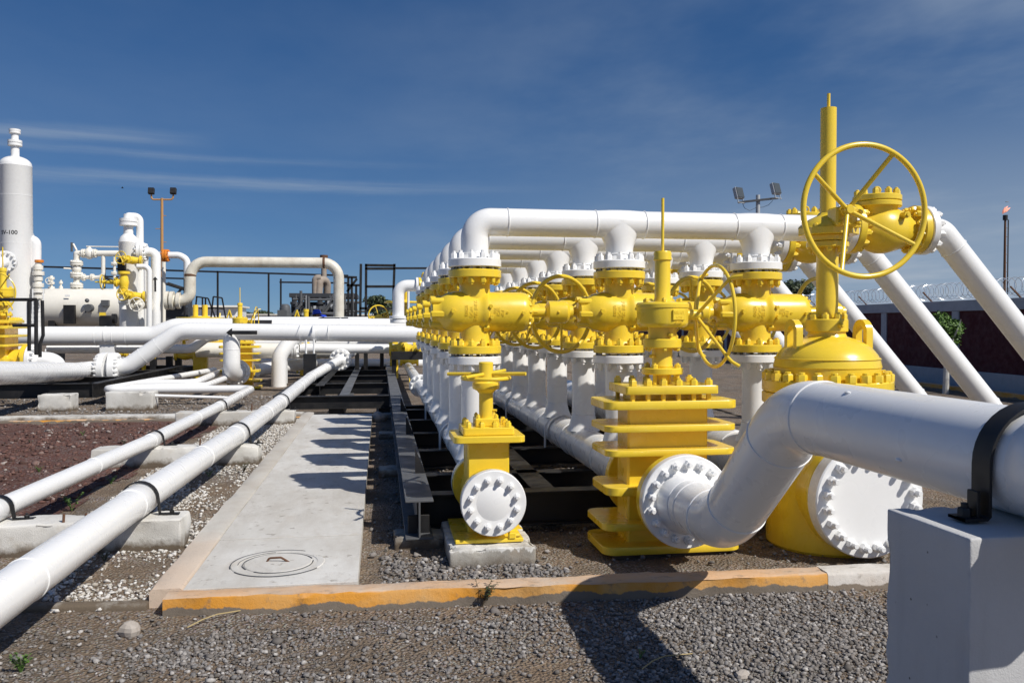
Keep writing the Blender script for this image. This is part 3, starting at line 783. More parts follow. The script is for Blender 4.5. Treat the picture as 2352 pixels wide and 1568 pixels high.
def slant_pipe():
    t = thing('slanting_pipe', '', 'pipe', (0, 0, 0), 0, 'white pipes slanting down to the ground', world=False)
    x1 = XF + .008 + .66 + .012
    f = MB(); f.lathe(flange_prof(FR, FT, .132, RP, .05), TM((x1, 0, ZP), (1, 0, 0)), 56)
    bolt_ring(f, 12, .1745, .05, .042, .018, TM((x1 + FT, 0, ZP), (1, 0, 0)))
    obj('flange', f, 'white', t)
    p = MB(); d = Vector((1.42, 0, -1.60)).normalized(); c = Vector((4.80, 0, ZP))
    p.tube(fillet([(x1 + .08, 0, ZP), c, c + d * 3.15], .33, 10), RP, 40)
    p.weld(c + d * .20, d, RP)
    p.weld(c + d * 2.2, d, RP)
    obj('pipe', p, 'white', t, angle=40)
    return t
for fn, lab in ((cross_pipe, '%s white overhead pipe crossing the three columns of yellow valves'), (check_valve, '%s yellow check valve with bolted round bonnet between white pipes'), (slant_pipe, '%s white pipe slanting down to the ground beside the manifold')):
    src = fn()
    for i in range(NR):
        o = src if i == 0 else copy_tree(src)
        o.location = (0, Y0 + i * DY, 0); o['label'] = lab % ORD[i].capitalize()

# ------------------------------------------------------------------ three header pipes with their risers
def header(X, z, r, y0, y1, label, rr=RP):
    t = thing('header_pipe', label, 'pipe', (X, y0, z), 0, 'white header pipes under the manifold')
    p = MB(); p.rod((X, y0, z), (X, y1, z), r, 48)
    for i in range(NR):
        p.weld((X, Y0 + (i + .5) * DY - .28, z), (0, 1, 0), r)
    for y in (Y0 + 1.75 * DY, Y0 + 4.6 * DY): p.lathe([(r + .012, -.05), (r + .012, .05)], TM((X, y, z), (0, 1, 0)), 48)
    obj('pipe', p, 'white', t, angle=40)
    src = None; fsrc = None
    for i in range(NR):
        y = Y0 + i * DY
        q = MB(); zt = ZB - .329 - .02
        q.rod((X, y, z), (X, y, zt - .09), rr, 36)
        q.lathe([(rr + .05, z + r * .80), (rr + .022, z + r + .03), (rr + .006, z + r + .10), (rr, z + r + .12)], TM((X, y, 0)), 36)
        q.weld((X, y, z + r + .125), (0, 0, 1), rr)
        ro = obj('riser', q, 'white', t, angle=45)
        f = MB(); f.lathe(flange_prof(FR, FT + .002, .132, rr, .04), TM((X, y, zt), (0, 0, -1)), 56)
        obj('flange', f, 'white', ro)
    return t
ha = header(XA, .40, RP, 6.02, 15.55, 'Left white header pipe on the slab side of the manifold')
header(XB, .404, .162, 6.0, 13.4, 'Middle white header pipe behind the ribbed yellow valve')
header(XC, .41, .20, 6.0, 13.6, 'Right white header pipe behind the domed yellow valve')
f = MB()
for sg, y in ((-1, 15.55), (1, 15.56)):
    f.lathe(flange_prof(FR, FT, .132, RP, .05), TM((XA, y, .40), (0, sg, 0)), 48); bolt_ring(f, 12, .1745, .05, .042, .02, TM((XA, y + sg * FT, .40), (0, sg, 0)))
obj('flange_pair', f, 'white', ha)
p = MB(); p.rod((XA, 15.6, .40), (XA, 26, .42), RP, 32); obj('pipe_tail', p, 'white', ha)
# ------------------------------------------------------------------ nearest gate valve (left)
def big_bolts(parent, n, rb, c, axis, af, h, stud, mats, a_off=.5):
    mb = MB(); mb.nut(I4, af, h, stud, af * .34, a0=.4)
    mt = TM(c, axis); off = OFF.get(parent.name, Vector((0, 0, 0))); src = None
    for k in range(n):
        a = 2 * PI * (k + a_off) / n
        m = Matrix.Translation(-off) @ mt @ Matrix.Translation((rb * math.cos(a), rb * math.sin(a), 0)) @ Matrix.Rotation(a * 1.7, 4, 'Z')
        if src is None:
            me = bpy.data.meshes.new('bolt'); me.from_pydata(mb.v, [], mb.f); finish(me, mats)
            src = bpy.data.objects.new('bolt', me); COL.objects.link(src); src.parent = parent; src.matrix_local = m
        else: inst('bolt', src, parent, mat=m)
GX, GY, GZ = 0.722, 5.69, 0.392
t = thing('concrete_pedestal', 'low concrete pedestal with spilled white paint under the small yellow gate valve', 'pedestal', (GX, GY, 0))
b = MB(); b.rough((GX - .01, GY - .05, .035), (.56, .80, .16), .014, .005, .03, 5, .02)
obj('block', b, 'spilled', t)
t = thing('gate_valve', 'small yellow gate valve with bar handwheel closed by a round white blind flange', 'valve', (GX, GY, .12), 0, None)
b = MB(); b.box((GX, GY, .44), (.285, .27, .64), ch=.01); b.box((GX - .02, GY - .03, .134), (.45, .62, .026), ch=.005)
for sx in (-1, 1):
    b.prism([(0, 0), (.10, 0), (.0, .10)], -.008, .008, TM((GX + sx * .14, GY - .1, .147), (0, -1, 0), (sx, 0, 0)))
b.box((GX + .13, GY - .33, .165), (.05, .04, .04), ch=.006); b.rod((GX + .155, GY - .33, .165), (GX + .18, GY - .33, .165), .014, 6)
for sg in (-1, 1): b.lathe([(.15, .10), (.15, .20), (.152, .29)], TM((GX, GY, GZ), (0, sg, 0)), 40)
obj('body', b, 'yellow', t)
for sg in (-1, 1):
    f = MB(); f.disc(FR, .27, .328, TM((GX, GY, GZ), (0, sg, 0)), 64)
    obj('flange', f, 'yellow', t)
f = MB(); f.disc(FR + .004, .334, .398, TM((GX, GY, GZ), (0, -1, 0)), 72, .005)
f.lathe([(0, .3995), (.110, .3995), (.1125, .398)], TM((GX, GY, GZ), (0, -1, 0)), 56)
fo = obj('blind_flange', f, 'white', t)
big_bolts(fo, 12, .155, (GX, GY - .397, GZ), (0, -1, 0), .037, .026, .016, 'white')
f = MB(); f.disc(FR, .334, .40, TM((GX, GY, GZ), (0, 1, 0)), 56); bolt_ring(f, 12, .1745, .05, .04, .015, TM((GX, GY + .40, GZ), (0, 1, 0)))
obj('rear_flange', f, 'white', t)
f = MB(); f.prism(rrect(.485, .44, .05, 5, GX, GY), .756, .800, ch=.004); obj('top_plate', f, 'yellow', t)
f = MB(); f.prism(rrect(.352, .33, .02, 3, GX, GY), .802, .852, ch=.004); bo = obj('bonnet_plate', f, 'yellow', t)
for x, y in ((-.135, -.125), (-.045, -.125), (.045, -.125), (.135, -.125), (-.135, .125), (-.045, .125), (.045, .125), (.135, .125), (.135, 0), (-.135, 0)):
    f = MB(); f.longbolt(GX + x, GY + y, .853, .738, .038, .030, .016); obj('bolt', f, 'yellow', bo)
f = MB(); f.box((GX, GY, .878), (.165, .165, .055), ch=.006)
for x in (-.062, .062):
    for y in (-.062, .062): f.nut(TM((GX + x, GY + y, .905)), .026, .022, .008)
f.rod((GX, GY, .90), (GX, GY, 1.10), .049, 28); f.lathe([(.052, 1.075), (.062, 1.09), (.092, 1.105), (.095, 1.115), (.095, 1.145), (.088, 1.15), (.06, 1.155), (.05, 1.17), (0, 1.17)], TM((GX, GY, 0)), 32)
f.rod((GX + .045, GY - .02, .955), (GX + .07, GY - .03, .955), .010, 6)
obj('yoke', f, 'yellow', t)
h = MB(); m = TM((GX, GY, 1.178)); h.torus(.162, .0145, m, 56, 10); h.lathe([(0, -.015), (.055, -.015), (.050, .01), (.050, .104), (.045, .110), (0, .110)], m, 28)
for a in (R(-34), R(56)):
    d = Vector((math.cos(a), math.sin(a), 0)) * .302
    h.rod(Vector((GX, GY, 1.198)) - d, Vector((GX, GY, 1.214)) + d * 1.0, .0125, 12)
obj('handwheel', h, 'yellow', t)

# ------------------------------------------------------------------ ribbed slab gate valves
def ribbed_valve(label, world_loc, rz=0, front=True):
    t = thing('ribbed_gate_valve', label, 'valve', world_loc, rz, 'yellow ribbed gate valves', world=False)
    b = MB(); b.box((0, 0, .54), (.565, .255, 1.0), ch=.012)
    b.box((0, 0, 1.05), (.50, .22, .09), ch=.01)
    for sg in (-1, 1): b.lathe([(.20, .1), (.20, .24), (.215, .345)], TM((0, 0, .42), (0, sg, 0)), 44)
    obj('body', b, 'yellow', t)
    for z0, z1, w in ((.984, 1.038, .93), (.835, .877, .92), (.674, .716, .91), (.415, .470, .90), (.190, .235, .96), (.03, .082, .96)):
        f = MB(); f.prism(rrect(w, .47 if z0 > .3 else .52, .085, 6), z0, z1, ch=.004)
        obj('rib', f, 'yellow', t)
    f = MB(); f.prism(rrect(.645, .44, .02, 3), 1.082, 1.138, ch=.004); bo = obj('bonnet_plate', f, 'yellow', t)
    for k in range(6):
        for y in (-.178, .178):
            f = MB(); x = -.265 + k * .106
            f.longbolt(x, y, 1.139, 1.03, .046, .036, .017); obj('bolt', f, 'yellow', bo)
    for sg in (-1, 1):
        f = MB(); f.disc(.293, .34, .415, TM((0, 0, .42), (0, sg, 0)), 64); obj('flange', f, 'yellow', t)
    f = MB()
    f.rod((0, 0, 1.13), (0, 0, 1.30), .056, 28); f.disc(.142, 1.205, 1.25, I4, 40, .006)
    for k in range(4):
        a = R(45 + 90 * k); x, y = .115 * math.cos(a), .115 * math.sin(a)
        f.rod((x, y, 1.14), (x, y, 1.21), .014, 10); f.nut(TM((x, y, 1.25)), .036, .026, .008)
    f.lathe([(.070, 1.25), (.074, 1.262), (.070, 1.275), (.070, 1.39)], I4, 32); f.disc(.131, 1.386, 1.449, I4, 40, .006)
    for k in range(6):
        a = R(20 + 60 * k); f.nut(TM((.112 * math.cos(a), .112 * math.sin(a), 1.386), (0, 0, -1)), .028, .018, .006)
    f.rod((0, 0, 1.44), (0, 0, 1.535), .097, 32)
    f.nut(TM((.02, -.098, 1.475), (0, -1, 0)), .032, .022, .012); f.nut(TM((-.075, -.03, 1.33), (-1, -.3, 0)), .026, .022, .01)
    obj('yoke', f, 'yellow', t)
    f = MB(); f.lathe([(0, 1.528), (.155, 1.528), (.172, 1.545), (.176, 1.56), (.176, 1.66), (.181, 1.662), (.181, 1.685), (.17, 1.697), (.09, 1.705), (0, 1.705)], I4, 44)
    for k in range(6):
        a = R(15 + 60 * k); f.nut(TM((.13 * math.cos(a), .13 * math.sin(a), 1.703)), .028, .02, .006)
    f.rod((.14, 0, 1.615), (.25, 0, 1.615), .036, 20)
    go = obj('gear_housing', f, 'yellow', t)
    f = MB(); aa = R(-72)
    f.box((0, 0, 0), (.098, .072, .010), TM((.178 * math.cos(aa), .178 * math.sin(aa), 1.612), (math.cos(aa), math.sin(aa), 0), (-math.sin(aa), math.cos(aa), 0)), .003)
    ca, sa = math.cos(aa), math.sin(aa)
    def pl(dz):
        def fn(p): return (.183 * ca - p.x * sa + p.z * ca, .183 * sa + p.x * ca + p.z * sa, 1.612 + dz + p.y)
        return fn
    text_mb('REL-4/1', .026, pl(.014), f, .002); text_mb('A 211', .022, pl(-.018), f, .002); text_mb('15-2100', .018, pl(-.052), f, .002)
    obj('nameplate', f, 'yellow', go, smooth=False)
    f = MB(); f.lathe([(.062, 1.70), (.060, 1.715), (.0545, 1.73), (.0545, 1.985), (.064, 1.99), (.064, 2.0), (.060, 2.012), (.062, 2.035), (.056, 2.05), (0, 2.055)], I4, 32)
    obj('stem_cover', f, 'yellow', t)
    f = MB(); f.rod((0, 0, 2.05), (0, 0, 2.415), .0105, 12); obj('indicator_rod', f, 'yellow', t)
    h = MB(); m = TM((.375, 0, 1.605), (1, 0, 0), (0, 0, 1)); h.torus(.352, .0125, m, 64, 10); ho = obj('handwheel', h, 'yellow', t)
    h = MB(); h.rod((.20, 0, 1.61), (.285, 0, 1.61), .034, 20); obj('hub', h, 'yellow', ho)
    for k in range(4):
        a = R(45 + 90 * k + 4); d = Vector((0, math.cos(a), math.sin(a)))
        h = MB(); c0 = Vector((.25, 0, 1.61))
        h.tube([c0 + d * .02, c0 + d * .30 + Vector((.095, 0, 0)), c0 + d * .37 + Vector((.120, 0, 0)), c0 + d * .40 + Vector((.145, 0, -.01)), c0 + d * .425 + Vector((.19, 0, -.02))], .0115, 10)
        obj('spoke', h, 'yellow', ho)
    return t
ribbed_valve('big yellow gate valve with stacked flat ribs beside the small blind flanged one', (XB, 5.50, 0))
t = thing('valve_plinth', 'flat dark concrete plinth under the nearest ribbed yellow gate valve', 'plinth', (XB, 5.5, 0))
b = MB(); b.box((XB, 5.5, .0), (.80, .42, .06), ch=.01); obj('block', b, 'pedestal', t)

# ------------------------------------------------------------------ domed gate valve (right)
DX, DYY = 3.115, 5.44
t = thing('domed_gate_valve', 'largest yellow gate valve with riveted dome and tall stem tube on the right', 'valve', (DX, DYY, 0))
c = TM((DX, DYY, 0))
b = MB(); b.lathe([(0, .0), (.39, .0), (.405, .02), (.405, .985), (.42, 1.0)], c, 64)
b.lathe([(.345, .1), (.345, .40)], TM((DX, DYY, .415), (0, -1, 0)), 56); b.lathe([(.345, .1), (.345, .47)], TM((DX, DYY, .415), (0, 1, 0)), 56)
obj('body', b, 'yellow', t)
b = MB(); b.disc(.438, .995, 1.072, c, 72, .008); b.disc(.438, 1.077, 1.16, c, 72, .008); fo = obj('body_flange', b, 'yellow', t)
big_bolts(fo, 24, .402, (DX, DYY, 1.16), (0, 0, 1), .066, .050, .016, 'yellow')
b = MB()
dome = [(.356, 1.15), (.357, 1.245), (.362, 1.252), (.360, 1.262)] + [(.357 * math.cos(a), 1.262 + .215 * math.sin(a)) for a in [R(q) for q in (4, 12, 20, 30, 40, 50, 58, 64)]] + [(.135, 1.462), (.126, 1.478), (.124, 1.50)]
b.lathe(dome, c, 72)
b.lathe([(.3545, 1.305), (.3565, 1.308), (.350, 1.318)], c, 72)
obj('dome', b, 'yellow', t, angle=24)
b = MB(); b.disc(.142, 1.495, 1.585, c, 40, .006)
for k in range(8):
    a = R(10 + 45 * k); b.nut(TM((DX + .112 * math.cos(a), DYY + .112 * math.sin(a), 1.585)), .042, .034, .012)
b.nut(TM((DX + .02, DYY - .142, 1.54), (.1, -1, 0)), .034, .02, .01)
obj('stuffing_box', b, 'yellow', t)
for sx in (-1, 1):
    b = MB(); q = Vector((DX + sx * .262, DYY - .02, 1.36)); R1, R0, zz = .088, .044, .135
    outer = [(R1, -.06)] + [(R1 * math.cos(R(a)), zz + R1 * math.sin(R(a))) for a in range(0, 181, 15)] + [(-R1, -.06)]
    inner = [(R0, -.06)] + [(R0 * math.cos(R(a)), zz + R0 * math.sin(R(a))) for a in range(0, 181, 15)] + [(-R0, -.06)]
    n = len(outer); vs = [(q.x + s_ * .024, q.y + y, q.z + z) for s_ in (-1, 1) for ring in (outer, inner) for y, z in ring]
    fs = []
    for k in range(n - 1):
        for o_ in (0, 2 * n): fs.append((o_ + k, o_ + k + 1, o_ + n + k + 1, o_ + n + k))
        fs.append((k, k + 1, 2 * n + k + 1, 2 * n + k)); fs.append((n + k, n + k + 1, 3 * n + k + 1, 3 * n + k))
    b.add(vs, fs); obj('lifting_lug', b, 'yellow', t)
b = MB(); b.rod((DX, DYY, 1.55), (DX, DYY, 2.10), .074, 36); obj('column', b, 'yellow', t)
b = MB(); b.disc(.142, 2.085, 2.125, c, 40, .005); b.disc(.142, 2.130, 2.17, c, 40, .005)
for k in range(8): b.nut(TM((DX + .112 * math.cos(R(22 + 45 * k)), DYY + .112 * math.sin(R(22 + 45 * k)), 2.085), (0, 0, -1)), .036, .03, .012)
b.prism([(DX + .205 * math.cos(R(a)), DYY + .205 * math.sin(R(a))) for a in range(10, 370, 40)], 2.170, 2.222, ch=.004)
b.lathe([(.2, 2.222), (.195, 2.235), (.13, 2.285), (.075, 2.31), (.06, 2.33)], c, 9)
for k in range(6): b.nut(TM((DX + .175 * math.cos(R(35 + 60 * k)), DYY + .175 * math.sin(R(35 + 60 * k)), 2.222)), .03, .02, .006)
b.box((DX + .02, DYY - .155, 2.28), (.16, .13, .13), ch=.012); b.rod((DX, DYY - .20, 2.318), (DX, DYY - .25, 2.318), .038, 20)
for x, z in ((-.05, -.045), (.075, -.045), (-.05, .05), (.085, .03)): b.nut(TM((DX + .02 + x, DYY - .222, 2.28 + z), (0, -1, 0)), .034, .02, .008)
b.box((DX + .115, DYY - .13, 2.235), (.07, .09, .05), ch=.006)
go = obj('gear_housing', b, 'yellow', t)
b = MB(); b.rod((DX, DYY, 2.28), (DX, DYY, 3.062), .054, 32); obj('stem_cover', b, 'yellow', t)
b = MB(); b.rod((DX, DYY, 3.05), (DX, DYY, 3.165), .0115, 12); obj('indicator_rod', b, 'yellow', t)
HY = 4.985
h = MB(); h.torus(.428, .0185, TM((DX - .002, HY, 2.286), (0, -1, 0)), 80, 12); ho = obj('handwheel', h, 'yellow', t)
h = MB(); h.lathe([(0, 0), (.026, 0), (.032, .008), (.032, .09), (0, .09)], TM((DX, HY + .165, 2.318), (0, 1, 0)), 24); obj('hub', h, 'yellow', ho)
for a in (62, 147, -31, -112):
    h = MB(); h.rod((DX + .01 * math.cos(R(a)), HY + .20, 2.318 + .01 * math.sin(R(a))), (DX - .002 + .425 * math.cos(R(a)), HY, 2.286 + .425 * math.sin(R(a))), .0155, 12)
    obj('spoke', h, 'yellow', ho)
for sg, y in ((-1, 0), (1, 0)):
    f = MB(); f.disc(.372, .33, .425, TM((DX, DYY, .415), (0, sg, 0)), 72, .008); obj('flange', f, 'yellow', t)
f = MB(); f.disc(.376, .430, .545, TM((DX, DYY, .415), (0, -1, 0)), 80, .008); fo = obj('blind_flange', f, 'white', t)
big_bolts(fo, 20, .306, (DX, DYY - .545, .415), (0, -1, 0), .056, .040, .038, 'white')
f = MB(); f.disc(.372, .430, .52, TM((DX, DYY, .415), (0, 1, 0)), 64); obj('rear_flange', f, 'white', t)

# ------------------------------------------------------------------ foreground pipe, its strap and block
PX = XB; PZ = 1.135; PR = .162
t = thing('foreground_pipe', 'thick white pipe rising from the ribbed valve to a tall block, nearest the camera', 'pipe', (PX, 4.9, .42))
p = MB(); path = fillet([(PX, 4.93, .42), (PX, 4.42, .42), (PX, 3.62, PZ), (PX, 1.93, PZ)], .50, 14)
p.tube(path, PR, 56)
for c_, a in (((PX, 4.83, .42), (0, 1, 0)), ((PX, 4.60, .42), (0, 1, 0)), ((PX, 3.39, PZ), (0, 1, 0))): p.weld(c_, a, PR, .0045)
d = Vector((0, 3.62 - 4.42, PZ - .42)).normalized()
for k in (.20, .85): p.weld(Vector((PX, 4.42, .42)) + d * k, d, PR, .0045)
for y, a in ((2.62, 200), (3.06, 120)):
    p.ell((PX + PR * math.cos(R(a)), y, PZ + PR * math.sin(R(a))), (.010, .018, .008), 8, 5)
p.lathe([(PR, -.14), (PR + .007, -.13), (PR + .007, .13), (PR, .14)], TM((PX, 1.98, PZ), (0, 1, 0)), 56)
obj('pipe', p, 'white', t, angle=40)
p = MB(); p.tube([(PX, 1.93, PZ), (PX, 1.83, PZ), (PX - .012, 1.79, PZ + .009), (PX - .05, 1.72, PZ + .037), (PX - .062, 1.68, PZ + .046), (PX - .062, 1.64, PZ + .046), (PX - .062, -1.5, PZ + .046)], [PR, PR, .147, .101, .086, .085, .085], 40); obj('added_shadow_taper', p, 'white', t)  # added out of view: off-centre taper shaping the pipe's shadow on the block
f = MB(); f.lathe(flange_prof(.298, .068, .205, PR, .085), TM((PX, 5.50 - .421, .42), (0, -1, 0)), 72); fo = obj('flange', f, 'white', t)
big_bolts(fo, 18, .244, (PX, 5.50 - .421 - .068, .42), (0, -1, 0), .046, .034, .028, 'white')
t = thing('pipe_strap', 'wide black steel strap bolted over the thick white pipe on its block', 'strap', (PX, 2.2, .97))
p = MB(); path = []
r1 = PR + .011
pts = [(PX - r1 - .085, .978), (PX - r1 - .012, .978), (PX - r1, .99)] + [(PX + r1 * math.cos(R(a)), PZ + r1 * math.sin(R(a))) for a in range(180, -1, -10)] + [(PX + r1, .99), (PX + r1 + .012, .978), (PX + r1 + .085, .978)]
n = len(pts); vs = []
for k, (x, z) in enumerate(pts):
    a = pts[max(0, k - 1)]; b_ = pts[min(n - 1, k + 1)]; tx, tz = b_[0] - a[0], b_[1] - a[1]; l = math.hypot(tx, tz); nx_, nz_ = -tz / l, tx / l
    for y in (2.15, 2.225):
        for o_ in (0, .009): vs.append((x + nx_ * o_, y, z + nz_ * o_))
fs = []
for k in range(n - 1):
    a, b_ = 4 * k, 4 * k + 4
    fs += [(a, a + 1, b_ + 1, b_), (a + 2, a + 3, b_ + 3, b_ + 2), (a, a + 2, b_ + 2, b_), (a + 1, a + 3, b_ + 3, b_ + 1)]
p.add(vs, fs); obj('band', p, 'black', t)
for sx in (-1, 1):
    b = MB(); b.box((PX + sx * (r1 + .03), 2.187, 1.02), (.012, .045, .085), ch=.002); b.nut(TM((PX + sx * (r1 + .06), 2.187, .987)), .034, .026, .014); obj('anchor_bolt', b, 'black', t)
t = thing('pipe_block', 'tall square white painted concrete block in the right foreground under the pipe', 'block', (PX, 2.2, 0))
b = MB(); b.rough((PX, 2.2, .435), (.70, .375, 1.07), .007, .0008, .03, 3, .009); obj('block', b, 'block', t)

# ------------------------------------------------------------------ two ground pipes, sleepers, clamps
SL = [(6.08, -1.345, 'nearest'), (9.55, -1.32, 'second'), (13.25, -1.31, 'farthest')]
for k, (y, xr, w) in enumerate(SL):
    t = thing('concrete_sleeper', '%s limewashed concrete sleeper carrying the two ground pipes' % w.capitalize(), 'sleeper', (-2.2, y, 0), 0, 'concrete sleepers under the ground pipes')
    xl = -5.2 if k == 0 else -3.05
    b = MB(); b.rough(((xl + xr) / 2, y, .085), (xr - xl, .30, .265), .02, .006, .05, k, .022)
    off = OFF[t.name]
    for i, (x, yy, z) in enumerate(b.v): b.v[i] = (x + .01 * noise.noise((x * 3, yy * 3, z * 9 + k)), yy + .012 * noise.noise((x * 4, yy * 4, z * 7)), z + .008 * noise.noise((x * 5, yy * 5, k)))
    obj('block', b, 'sleeper', t)
    for x in ((-2.12, -1.98) if k == 0 else (-1.95,)):
        b = MB(); b.rod((x, y - .1, .1), (x + .01, y - .1, .27 + .03 * k), .009, 8); obj('rebar_stub', b, 'rust', t)
def L1(y):
    pts = [(1.0, -1.70, .33), (6.08, -1.66, .328), (9.55, -1.56, .335), (13.25, -1.52, .345), (18.0, -1.42, .45)]
    for (a, x0, z0), (b_, x1, z1) in zip(pts, pts[1:]):
        if y <= b_: k = (y - a) / (b_ - a); return Vector((x0 + (x1 - x0) * k, y, z0 + (z1 - z0) * k))
def L2(y):
    pts = [(1.0, -2.68, .295), (6.08, -2.57, .293), (9.55, -2.44, .295), (13.25, -2.42, .30), (16.4, -2.45, .30)]
    for (a, x0, z0), (b_, x1, z1) in zip(pts, pts[1:]):
        if y <= b_: k = (y - a) / (b_ - a); return Vector((x0 + (x1 - x0) * k, y, z0 + (z1 - z0) * k))
t = thing('ground_pipe', 'thicker white ground pipe running over the sleepers to a bolted flange', 'pipe', tuple(L1(6.08)))
e1 = Vector((-.98, 21.2, .66))
p = MB(); path = [L1(-3.0), L1(6.08), L1(9.55), L1(13.25), L1(18.0), e1]
p.tube(fillet(path, 3.0, 6), .106, 36)
for y in (4.25, 7.9, 11.6, 15.6, 17.6): p.weld(L1(y), (0, 1, 0), .106, .004)
for y in (6.08, 9.55, 13.25): p.lathe([(.106, -.15), (.112, -.145), (.112, .13), (.106, .14)], TM(L1(y - .04), L1(y + .5) - L1(y - .5)), 36)
obj('pipe', p, 'white', t, angle=40)
f = MB(); dd = (e1 - L1(18.0)).normalized(); f.lathe(flange_prof(.27, .07, .16, .106, .06), TM(e1, -dd), 48); bolt_ring(f, 12, .222, .06, .045, .02, TM(e1 - dd * .07, -dd)); obj('flange', f, 'white', t)
f = MB(); f.lathe(flange_prof(.27, .07, .16, .106, .06), TM(e1 + dd * .012, dd), 48); bolt_ring(f, 12, .222, .06, .045, .02, TM(e1 + dd * .082, dd)); obj('flange', f, 'white', t)
p = MB(); p.tube(fillet([e1 + dd * .1, e1 + dd * 2.6, e1 + dd * 2.6 + Vector((2.9, 0, .0))], .3, 6), .106, 24); obj('pipe_tail', p, 'white', t)
t = thing('ground_pipe', 'thinner white ground pipe running over the sleepers and turning left at its far end', 'pipe', tuple(L2(6.08)))
p = MB(); cL = Vector((-5.2, 16.75, .30))
p.tube(fillet([L2(-3.0), L2(6.08), L2(9.55), L2(13.25), Vector((-2.45, 16.6, .30)), cL, Vector((-4.35, 23, .33))], [0, 1, 1, 1, .22, .25, .2], 8), .073, 32)
for y in (4.0, 7.8, 11.6, 15.0): p.weld(L2(y), (0, 1, 0), .073, .004)
for y in (6.08, 9.55, 13.25): p.lathe([(.073, -.14), (.079, -.135), (.079, .12), (.073, .13)], TM(L2(y - .03), L2(y + .5) - L2(y - .5)), 32)
obj('pipe', p, 'white', t, angle=40)
def ubolt(P_, r, y, label):
    t = thing('pipe_clamp', label, 'clamp', (P_.x, y, .22), 0, 'black clamps on the ground pipes')
    p = MB(); zt = .218; rr = r + .012
    pts = [Vector((P_.x - rr - .14, y, zt + .006)), Vector((P_.x - rr - .01, y, zt + .006))] + [Vector((P_.x + rr * math.cos(R(a)), y, P_.z + rr * math.sin(R(a)))) for a in range(180, -1, -15)] + [Vector((P_.x + rr + .01, y, zt + .006)), Vector((P_.x + rr + .14, y, zt + .006))]
    n = len(pts)
    for k in range(n - 1):
        a, b_ = pts[k], pts[k + 1]; m = (a + b_) / 2; d = (b_ - a)
        o0 = len(p.v); side = Vector((0, .022, 0)); up = Vector((-d.z, 0, d.x)).normalized() * .004
        p.v += [tuple(q) for q in (a - side - up, a + side - up, a + side + up, a - side + up, b_ - side - up, b_ + side - up, b_ + side + up, b_ - side + up)]
        p.f += [tuple(o0 + i for i in ff) for ff in ((0, 1, 5, 4), (1, 2, 6, 5), (2, 3, 7, 6), (3, 0, 4, 7))]; p.m += [0] * 4
    obj('strap', p, 'black', t, smooth=False)
    b = MB(); b.nut(TM((P_.x + rr + .09, y, zt + .01)), .028, .02, .012); b.nut(TM((P_.x - rr - .09, y, zt + .01)), .028, .02, .012); obj('nut', b, 'black', t)
for k, (y, xr, w) in enumerate(SL):
    ubolt(L1(y + .02), .112, y + .02, 'black strap clamp holding the thicker ground pipe to the %s sleeper' % w)
    ubolt(L2(y + .02), .079, y + .02, 'black strap clamp holding the thinner ground pipe to the %s sleeper' % w)
# ------------------------------------------------------------------ black steel skids
def ibeam(mb, p0, p1, w, h, tf=.014, tw=.012):
    """I-section between two points at the height of its top face"""
    p0, p1 = Vector(p0), Vector(p1); d = p1 - p0; L = d.length; mt = TM(p0, d, Vector((-d.y, d.x, 0)))
    # local: z along, x across, y = z cross x -> up or down
    up = (mt.to_3x3() @ Vector((0, 1, 0))).z; sg = 1 if up > 0 else -1
    for y, sy, sx in ((-tf / 2, tf, w), (-h + tf / 2, tf, w), (-h / 2, h - 2 * tf, tw)):
        mb.box((0, sg * y, L / 2), (sx, sy, L), mt, .002)
t = thing('manifold_skid', 'black steel beam skid under the yellow valve manifold', 'skid frame', (.26, 5.9, 0))
for k, (x, y0, y1, zt) in enumerate(((.262, 5.66, 27, .35), (1.30, 6.24, 13.5, .225), (2.55, 6.24, 13.5, .225), (3.75, 5.9, 13.5, .225))):
    b = MB(); ibeam(b, (x, y0, zt), (x, y1, zt), .19, .27 if k == 0 else .18); o = obj('long_beam', b, 'black' if k else 'greysteel', t)
for y in (6.14, 7.35, 8.75, 10.15, 11.55, 12.95, 13.6):
    b = MB(); ibeam(b, (.275, y, .225 if y > 6.2 else .30), (3.9, y, .225 if y > 6.2 else .30), .15, .18 if y > 6.2 else .25); obj('cross_beam', b, 'black', t)
for y in (5.80,):
    b = MB(); b.box((.262, y, .10), (.15, .015, .24)); b.box((.262, y + .01, .235), (.012, .22, .20)); obj('end_plate', b, 'black', t)
for y in (6.7, 9.1, 11.5):
    b = MB(); b.prism([(0, 0), (.09, 0), (0, .22)], -.006, .006, TM((.275, y, .335), (0, -1, 0), (1, 0, 0))); obj('gusset', b, 'black', t)
for k, y in enumerate((5.86, 8.6, 11.4, 13.8)):
    q = thing('skid_footing', ('%s low concrete footing under the left beam of the manifold skid' % ('Nearest', 'Second', 'Third', 'Farthest')[k]), 'footing', (.27, y, 0), 0, 'footings of the manifold skid')
    b = MB(); b.rough((.27 if k == 0 else .16, y, .015), (.36, .30, .13), .02, .006, .03, k, .03); obj('block', b, 'pedestal', q)
for X, r, nm in ((XA, RP, 'left'), (XB, .162, 'middle')):
    for k, y in enumerate((8.75, 11.55)):
        q = thing('header_clamp', '%s white strap clamp over the %s header pipe' % (('Nearer', 'Farther')[k], nm), 'clamp', (X, y, .3), 0, 'white clamps on the header pipes')
        z = .40
        b = MB(); b.tube([(X - r - .012, y, .22)] + [(X + (r + .012) * math.cos(R(a)), y, z + (r + .012) * math.sin(R(a))) for a in range(180, -1, -12)] + [(X + r + .012, y, .22)], .012, 8); obj('strap', b, 'white', q)

